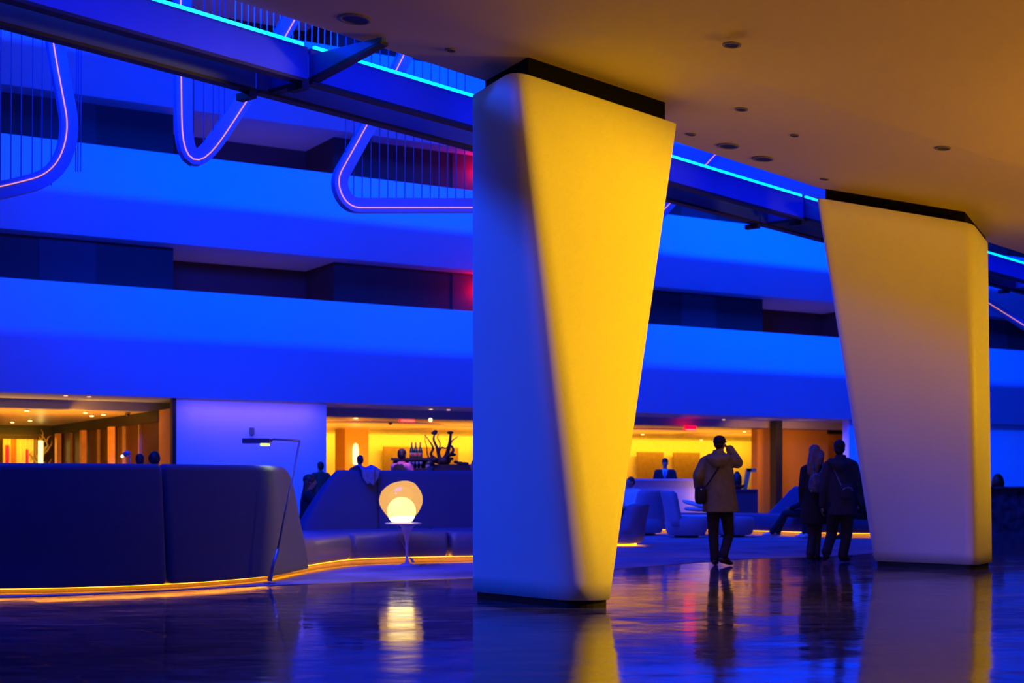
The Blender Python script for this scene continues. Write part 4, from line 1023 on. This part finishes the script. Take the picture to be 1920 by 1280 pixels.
def sleeve(bm, J, sd, r0, r1, r2):
    cap_limb(bm, (J['sh'+sd]+J['neck'])/2+V3(0, 0, -.03), r0*1.0, J['sh'+sd]+V3(0, 0, -.01), r0, 14)
    cap_limb(bm, J['sh'+sd]+V3(0, 0, -.01), r0, J['el'+sd], r1, 14); cap_limb(bm, J['el'+sd], r1, J['wr'+sd].lerp(J['el'+sd], .06), r2, 14)
def coat(name, m, secs, r=(.085, .072, .055), hood=None, vox=.013, sm=4, collar=True):
    def fn(bm, J):
        oval_loft(bm, secs)
        for sd in 'lr': sleeve(bm, J, sd, *r)
        n = J['neck']
        if collar: oval_loft(bm, [(n.x, n.y-.01, n.z-.06, .12, .10), (n.x, n.y-.01, n.z+.0, .085, .085), (n.x, n.y, n.z+.045, .075, .078)], 16)
        if hood:
            hx, hy, hz = hood
            for a in range(0, 190, 19):
                q = math.radians(a); ball(bm, V3(hx+.125*math.cos(q), hy-.075*math.sin(q)*1.1, hz-.05*math.sin(q)), .055, .055, .05, None, 10)
            ball(bm, V3(hx, hy-.07, hz-.06), .13, .06, .09, None, 14)
    return (name, m, fn, vox, sm)
def short_hair(bm, f, J):
    for x, y, z, a, b, c in ((0, -.020, .045, .082, .095, .085), (0, -.055, .0, .075, .062, .085)): ball(bm, f(x, y, z), a, b, c, None, 14)

# ---- man in cap, hand raised to the brim (screen px -> metres at 19.7 m away)
Yd = 19.7; X0 = (1347-960)/F*Yd
jp = lambda px, py, y=0.0, x0=1347, Y=19.7, ft=1061: V3((px-x0)/F*Y, y, (ft-py)/F*Y)
J = dict(head=jp(1350, 833, .03), neck=jp(1347, 850, .0), shl=jp(1322, 866), shr=jp(1371, 864), ell=jp(1309, 892, -.02), elr=jp(1385, 868, .10), wrl=jp(1311, 915, .10), wrr=jp(1371, 841, .16),
         hipl=jp(1337, 940), hipr=jp(1360, 940), knl=jp(1338, 1000, .03), knr=jp(1368, 1003, .06), anl=jp(1340, 1051, .0), anr=jp(1354, 1043, -.10), toel=jp(1345, 1057, .15), toer=jp(1369, 1056, -.03))
secs = [(jp(1352, 0).x, 0, jp(0, 961).z, .255, .19), (jp(1351, 0).x, 0, jp(0, 950).z, .25, .185), (jp(1349, 0).x, 0, jp(0, 920).z, .225, .17), (jp(1347, 0).x, 0, jp(0, 890).z, .215, .155), (jp(1346, 0).x, 0, jp(0, 866).z, .20, .13), (jp(1347, 0).x, 0, jp(0, 855).z, .13, .10)]
r_, f = person((X0, Yd, 0), 0, J, 'man in black cap and khaki parka, seen from behind, right hand raised to his cap', M['skin'],
    [coat('parka', M['khaki_parka'], secs, (.085, .080, .062), hood=(jp(1345, 0).x, -.09, jp(0, 857).z)), trousers(M['dark_trousers']), shoe(M['shoeb'], 'l'), shoe(M['shoeb'], 'r')],
    .009, hd=(-.45, 0), hands={'r': ((-.75, -.05, .45), (.5, -.3, .9), .55, 1), 'l': ((.2, .5, -.8), (-1, 0, 0), .5, -1)}, hair=(M['hairb'], lambda bm, f, J: ball(bm, f(0, -.045, -.005), .070, .055, .065)))
bm = B(); R = Matrix.Rotation(-.45, 3, 'Z')
ball(bm, f(0, -.010, .052), .086, .102, .068, R, 18); ball(bm, f(0, -.015, .03), .088, .104, .05, R, 18)
fuse(mesh_obj('cap', bm, M['black_vest'], r_), .008, 3)
bm = B(); ball(bm, f(0, .115, .035), .066, .07, .009, R @ Matrix.Rotation(-.15, 3, 'X'), 16); mesh_obj('cap_brim', bm, M['black_vest'], r_, True)
# strap and bag
bc = V3(X0, Yd, 0)+jp(1312, 929, -.09)
e = empty('shoulder_bag', bc); bm = B()
bmesh.ops.create_uvsphere(bm, u_segments=24, v_segments=14, radius=1)
for v in bm.verts: v.co = V3(*[math.copysign(abs(c)**.6, c)*s for c, s in zip(v.co, (.082, .055, .125))])
mesh_obj('bag_body', bm, M['bag'], e, True)
bm = B(); pts = [V3(.06, -.02, .11), jp(1330, 900, -.15)-jp(1312, 929, -.09), jp(1345, 875, -.175)-jp(1312, 929, -.09), jp(1358, 855, -.10)-jp(1312, 929, -.09), jp(1362, 851, .0)-jp(1312, 929, -.09)]
v = smooth_poly(pts, 6); loft(bm, [[p+V3(-.02, 0, -.01), p+V3(.02, 0, .01), p+V3(.02, .006, .01), p+V3(-.02, .006, -.01)] for p in v]); mesh_obj('strap', bm, M['bag'], e, True)
bm = B(); ball(bm, V3(.0, -.058, .075), .014, .008, .014, n=10); mesh_obj('buckle', bm, M['metal'], e, True)
tag(e, 'black shoulder bag at the left hip of the man in the cap', 'bag')

# ---- woman with long fair hair
Yw = 21.0; Xw = (1527-960)/F*Yw; jw = lambda px, py, y=0.0: jp(px, py, y, 1527, 21.0, 1050.5)
J = dict(head=jw(1530, 849, .02), neck=jw(1527, 867), shl=jw(1509, 880), shr=jw(1545, 880), ell=jw(1504, 917, -.02), elr=jw(1546, 920, .0), wrl=jw(1506, 945, .05), wrr=jw(1543, 950, .05),
         hipl=jw(1517, 948), hipr=jw(1535, 948), knl=jw(1524, 1000, .02), knr=jw(1535, 1000, .08), anl=jw(1518, 1040, -.02), anr=jw(1530, 1040, .02), toel=jw(1531, 1047, .10), toer=jw(1540, 1047, .12))
secs = [(jw(1526, 0).x, 0, jw(0, 982).z, .20, .17), (jw(1525, 0).x, 0, jw(0, 955).z, .185, .16), (jw(1525, 0).x, 0, jw(0, 920).z, .16, .14), (jw(1526, 0).x, 0, jw(0, 895).z, .165, .125), (jw(1527, 0).x, 0, jw(0, 880).z, .16, .11), (jw(1527, 0).x, 0, jw(0, 872).z, .10, .08)]
def long_hair(bm, f, J):
    ball(bm, f(0, -.018, .04), .088, .104, .088, None, 16)
    for x, y0, x1, z1 in ((-.03, -.06, -.10, -.42), (.02, -.06, -.04, -.38), (-.06, -.02, -.13, -.30), (.06, -.02, .04, -.16), (.0, -.07, -.08, -.46)):
        cap_limb(bm, f(0, 0, 0)+V3(x, -.06, -.01), .055, f(0, 0, 0)+V3(x+(x1-x)*.5, -.10, z1*.5), .055, 12); cap_limb(bm, f(0, 0, 0)+V3(x+(x1-x)*.5, -.10, z1*.5), .055, f(0, 0, 0)+V3(x1, -.125, z1), .022, 12)
rw, f = person((Xw, Yw, 0), 0, J, 'woman with long fair hair and dark coat, walking hand in hand, head turned right', M['skin'],
    [coat('long_coat', M['black_wool'], secs, (.070, .062, .050)), trousers(M['dark_denim'], .85, .95), shoe(M['shoeb'], 'l'), shoe(M['shoeb'], 'r')], .010, hd=(-1.15, 0), hair=(M['hairl'], long_hair))
c = V3(Xw, Yw, 0)+jw(1526, 905, -.20); e = empty('backpack', c); bm = B()
bmesh.ops.create_uvsphere(bm, u_segments=24, v_segments=14, radius=1)
for v in bm.verts: v.co = V3(v.co.x*.11*(1.1-.3*v.co.z), math.copysign(abs(v.co.y)**.7, v.co.y)*.06, math.copysign(abs(v.co.z)**.7, v.co.z)*.15)
mesh_obj('pack', bm, M['bagp'], e, True)
for sx in (1, -1):
    bm = B(); tube(bm, smooth_poly([V3(.04*sx+.0, .02, .12), V3(.07*sx+.03, .03, .22), V3(.08*sx+.03, .12, .32)], 5), .016, 6); mesh_obj('strap', bm, M['bagp'], e, True)
bm = B(); ball(bm, V3(-.09, -.05, -.12), .018, n=10); mesh_obj('tag', bm, M['spotdim'] if False else M['gold'], e, True)
tag(e, 'pale patterned backpack on the back of the fair-haired woman', 'bag')

# ---- man beside her
Ym = 20.5; Xm = (1576-960)/F*Ym; jm = lambda px, py, y=0.0: jp(px, py, y, 1576, 20.5, 1054)
J = dict(head=jm(1574, 841, .01), neck=jm(1576, 858), shl=jm(1554, 872), shr=jm(1599, 872), ell=jm(1546, 910, .0), elr=jm(1607, 907, -.03), wrl=jm(1544, 948, .06), wrr=jm(1612, 934, .0),
         hipl=jm(1565, 945), hipr=jm(1588, 945), knl=jm(1563, 1003, .14), knr=jm(1589, 1000, .02), anl=jm(1543, 1034, -.22), anr=jm(1580, 1042, .0), toel=jm(1543, 1047, -.12), toer=jm(1592, 1049, .10))
secs = [(jm(1579, 0).x, 0, jm(0, 965).z, .205, .16), (jm(1579, 0).x, 0, jm(0, 945).z, .205, .16), (jm(1577, 0).x, 0, jm(0, 915).z, .195, .15), (jm(1576, 0).x, 0, jm(0, 890).z, .20, .145), (jm(1576, 0).x, 0, jm(0, 872).z, .19, .12), (jm(1576, 0).x, 0, jm(0, 863).z, .12, .09)]
rm, f = person((Xm, Ym, 0), 0, J, 'dark-haired man in a navy jacket, seen from behind, walking hand in hand', M['skin'],
    [coat('jacket', M['navy_jacket'], secs, (.085, .074, .058), hood=(jm(1571, 0).x, -.085, jm(0, 864).z)), trousers(M['dark_trousers'], 1.05, 1.12), shoe(M['black_vest'], 'l'), shoe(M['black_vest'], 'r')], .010, hd=(-.2, 0), hair=(M['hairb'], lambda bm, f, J: (ball(bm, f(0, -.022, .045), .086, .10, .09, None, 16), ball(bm, f(0, -.055, -.02), .074, .055, .07, None, 14))))
bm = B(); tube(bm, smooth_poly([V3(0, 0, 0), V3(.03, -.04, -.10), V3(.09, -.05, -.20)], 5), [.05]*5+[.05]*5+[.01], 8)
o = mesh_obj('loose_jacket_hem', bm, M['navy_jacket'], rm, True); o.location = jm(1606, 925, -.02)
c = V3(Xm, Ym, 0)+jm(1581, 921, -.20); e = empty('belt_bag', c); bm = B()
bmesh.ops.create_uvsphere(bm, u_segments=24, v_segments=14, radius=1)
for v in bm.verts: v.co = V3(*[math.copysign(abs(q)**.6, q)*s for q, s in zip(v.co, (.098, .05, .105))])
mesh_obj('bag_body', bm, M['dark_denim'], e, True)
bm = B(); tube(bm, smooth_poly([V3(-.065, -.052, .02), V3(-.02, -.058, .05), V3(.05, -.056, .045), V3(.075, -.05, .0)], 5), .012, 6); mesh_obj('pale_trim', bm, M['bagp'], e, True)
bm = B(); pts = smooth_poly([V3(-.07, .0, .07), jm(1565, 893, -.165)-jm(1581, 921, -.20), jm(1558, 872, -.09)-jm(1581, 921, -.20)], 6); tube(bm, pts, .014, 6); mesh_obj('strap', bm, M['bagp'], e, True)
tag(e, 'small dark crossbody bag with pale trim on the back of the navy-jacketed man', 'bag')

# ---- generic standing figure (local: faces +y, right hand on +x)
def stand(h=1.76, arms=.0):
    k = h/1.76; v = lambda x, y, z: V3(x, y, z)*k
    return dict(head=v(0, .02, 1.64), neck=v(0, 0, 1.47), shl=v(-.19, 0, 1.42), shr=v(.19, 0, 1.42), ell=v(-.25, -.02+arms*.1, 1.14), elr=v(.25, -.02+arms*.1, 1.14), wrl=v(-.22, .10+arms*.15, .92+arms*.12), wrr=v(.22, .10+arms*.15, .92+arms*.12),
                hipl=v(-.10, 0, .92), hipr=v(.10, 0, .92), knl=v(-.10, .02, .50), knr=v(.10, .02, .50), anl=v(-.10, 0, .09), anr=v(.10, 0, .09), toel=v(-.11, .16, .035), toer=v(.11, .16, .035))
def tsec(h=1.76, hem=.85, w_=1.0):
    k = h/1.76; return [(0, 0, hem*k, .19*w_, .135), (0, 0, 1.10*k, .175*w_, .125), (0, 0, 1.30*k, .195*w_, .125), (0, 0, 1.41*k, .17*w_, .10), (0, 0, 1.46*k, .10, .08)]
def sit(h=1.0):
    v = V3
    return dict(head=v(0, .04, 1.17), neck=v(0, 0, 1.0), shl=v(-.19, 0, .95), shr=v(.19, 0, .95), ell=v(-.24, .10, .70), elr=v(.24, .10, .70), wrl=v(-.12, .32, .62), wrr=v(.12, .32, .62),
                hipl=v(-.10, 0, .50), hipr=v(.10, 0, .50), knl=v(-.12, .44, .50), knr=v(.12, .44, .50), anl=v(-.12, .46, .09), anr=v(.12, .46, .09), toel=v(-.13, .62, .035), toer=v(.13, .62, .035))
ssec = [(0, -.01, .48, .20, .15), (0, 0, .65, .175, .13), (0, 0, .85, .195, .125), (0, 0, .94, .17, .10), (0, 0, .99, .10, .08)]
def low(J, vv=.02): return J
# suited man behind the pale desk, facing us, looking down
Js = stand(1.76, .8)
rs, f = person(((1247-960)/F*35.2, 35.2, 0), PI-.15, Js, 'man in a dark suit and tie standing behind the long pale desk, looking down', M['skin'],
    [coat('suit_jacket', M['black_wool'], tsec(1.76, .75, 1.12), (.085, .070, .055), collar=False), trousers(M['dark_trousers']), shoe(M['shoeb'], 'l'), shoe(M['shoeb'], 'r')], .013, hd=(0, -.35), hair=(M['hairb'], short_hair))
bm = B(); oval_loft(bm, [(0, .095, 1.18, .035, .04), (0, .06, 1.40, .075, .06), (0, .02, 1.50, .07, .07)], 14); mesh_obj('shirt_front', bm, M['white_shirt'], rs, True)
bm = B(); hexa(bm, [(-.03, .13, 1.14), (.03, .13, 1.14), (.03, .15, 1.14), (-.03, .15, 1.14), (-.02, .09, 1.46), (.02, .09, 1.46), (.02, .13, 1.45), (-.02, .13, 1.45)]); mesh_obj('tie', bm, M['blue_tie'], rs)
# bartender
rs, f = person(((753-960)/F*28.2, 28.2, 0), -.7, stand(1.83, .9), 'bartender in pink shirt and black waistcoat, back turned, beside the green bottles', M['skind'],
    [coat('shirt', M['pink_shirt'], tsec(1.83, .95), (.08, .07, .052)), trousers(M['dark_trousers']), shoe(M['shoeb'], 'l'), shoe(M['shoeb'], 'r')], .013, hd=(.2, 0), hair=(M['hairb'], short_hair))
bm = B(); oval_loft(bm, [(0, 0, .98, .23, .175), (0, 0, 1.2, .215, .17), (0, 0, 1.38, .215, .165), (0, 0, 1.50, .16, .135), (0, -.01, 1.525, .105, .10)]); fuse(mesh_obj('waistcoat', bm, M['black_vest'], rs), .014, 3)
# patrons
def simple(px, Y, rz, J, secs, shirt, label, hm='hairb', skin='skin', vx=.015, hd=(0, 0), hf=short_hair, tr='dark_trousers', z0=.0, sh='shoeb'):
    return person(((px-960)/F*Y, Y, z0), rz, J, label, M[skin], [coat('top', M[shirt], secs, (.08, .068, .052)), trousers(M[tr]), shoe(M[sh], 'l'), shoe(M[sh], 'r')], vx, hd=hd, hair=(M[hm], hf))[0]
simple(675, 33.0, .5, stand(1.80), tsec(1.80), 'brown_sweater', 'person in a brown top seen from behind, in front of the glowing oval lamp')
simple(601, 34.5, .6, stand(1.66), tsec(1.66), 'brown_sweater', 'person in brown half hidden by the right corner of the white wall', vx=.016)
simple(806, 27.6, 2.6, stand(1.56), tsec(1.56), 'black_wool', 'person with a reddish-lit face, low behind the far sofa below the branches')
simple(892, 28.0, 1.9, stand(1.60), tsec(1.60), 'black_wool', 'dark figure mostly hidden by the left edge of the large pillar', vx=.016)
simple(262, 25.5, .3, stand(1.66), tsec(1.66), 'black_wool', 'person whose dark-haired head just shows above the near sofa back')
simple(290, 24.8, -.4, stand(1.69), tsec(1.69), 'navy_jacket', 'person with a rounded blue-lit head just above the near sofa back, beside the ochre wall', hf=lambda bm, f, J: (short_hair(bm, f, J), ball(bm, f(0, -.03, .0), .105, .11, .11, None, 14)))
simple(1184, 32.4, 2.45, sit(), ssec, 'white_shirt', 'man in a white shirt seated behind the back-turned lounge chair', hd=(-.2, 0))
# woman in profile seated left of the far sofa
def wavy(bm, f, J):
    ball(bm, f(0, -.02, .03), .09, .105, .095, None, 14)
    for k in (-1, 0, 1): cap_limb(bm, f(k*.05, -.06, -.02), .05, f(k*.07, -.10, -.26), .035, 10)
Jw = sit(); Jw['elr'] = V3(.30, .26, .80); Jw['wrr'] = V3(.26, .46, .92)
simple(577, 23.3, -1.45, Jw, ssec, 'black_wool', 'woman with long dark hair seated in profile, reaching toward the far sofa', hm='hairbr', hf=wavy)
# two seated people behind the fair-haired woman
Ja = sit(); Ja['anl'] = V3(-.16, .72, .09); Ja['toel'] = V3(-.18, .88, .05); Ja['anr'] = V3(.0, .60, .09); Ja['toer'] = V3(-.02, .76, .04)
simple(1512, 30.25, 1.35, Ja, ssec, 'black_wool', 'seated person in dark trousers and white sneakers, left of the fair-haired woman', sh='shoew')
simple(1552, 29.7, 1.75, sit(), ssec, 'brown_sweater', 'seated person in brown close behind the fair-haired woman', sh='shoew')
simple(1622, 28.9, 1.9, sit(), ssec, 'black_wool', 'person in black seated between the navy-jacketed man and the right pillar')
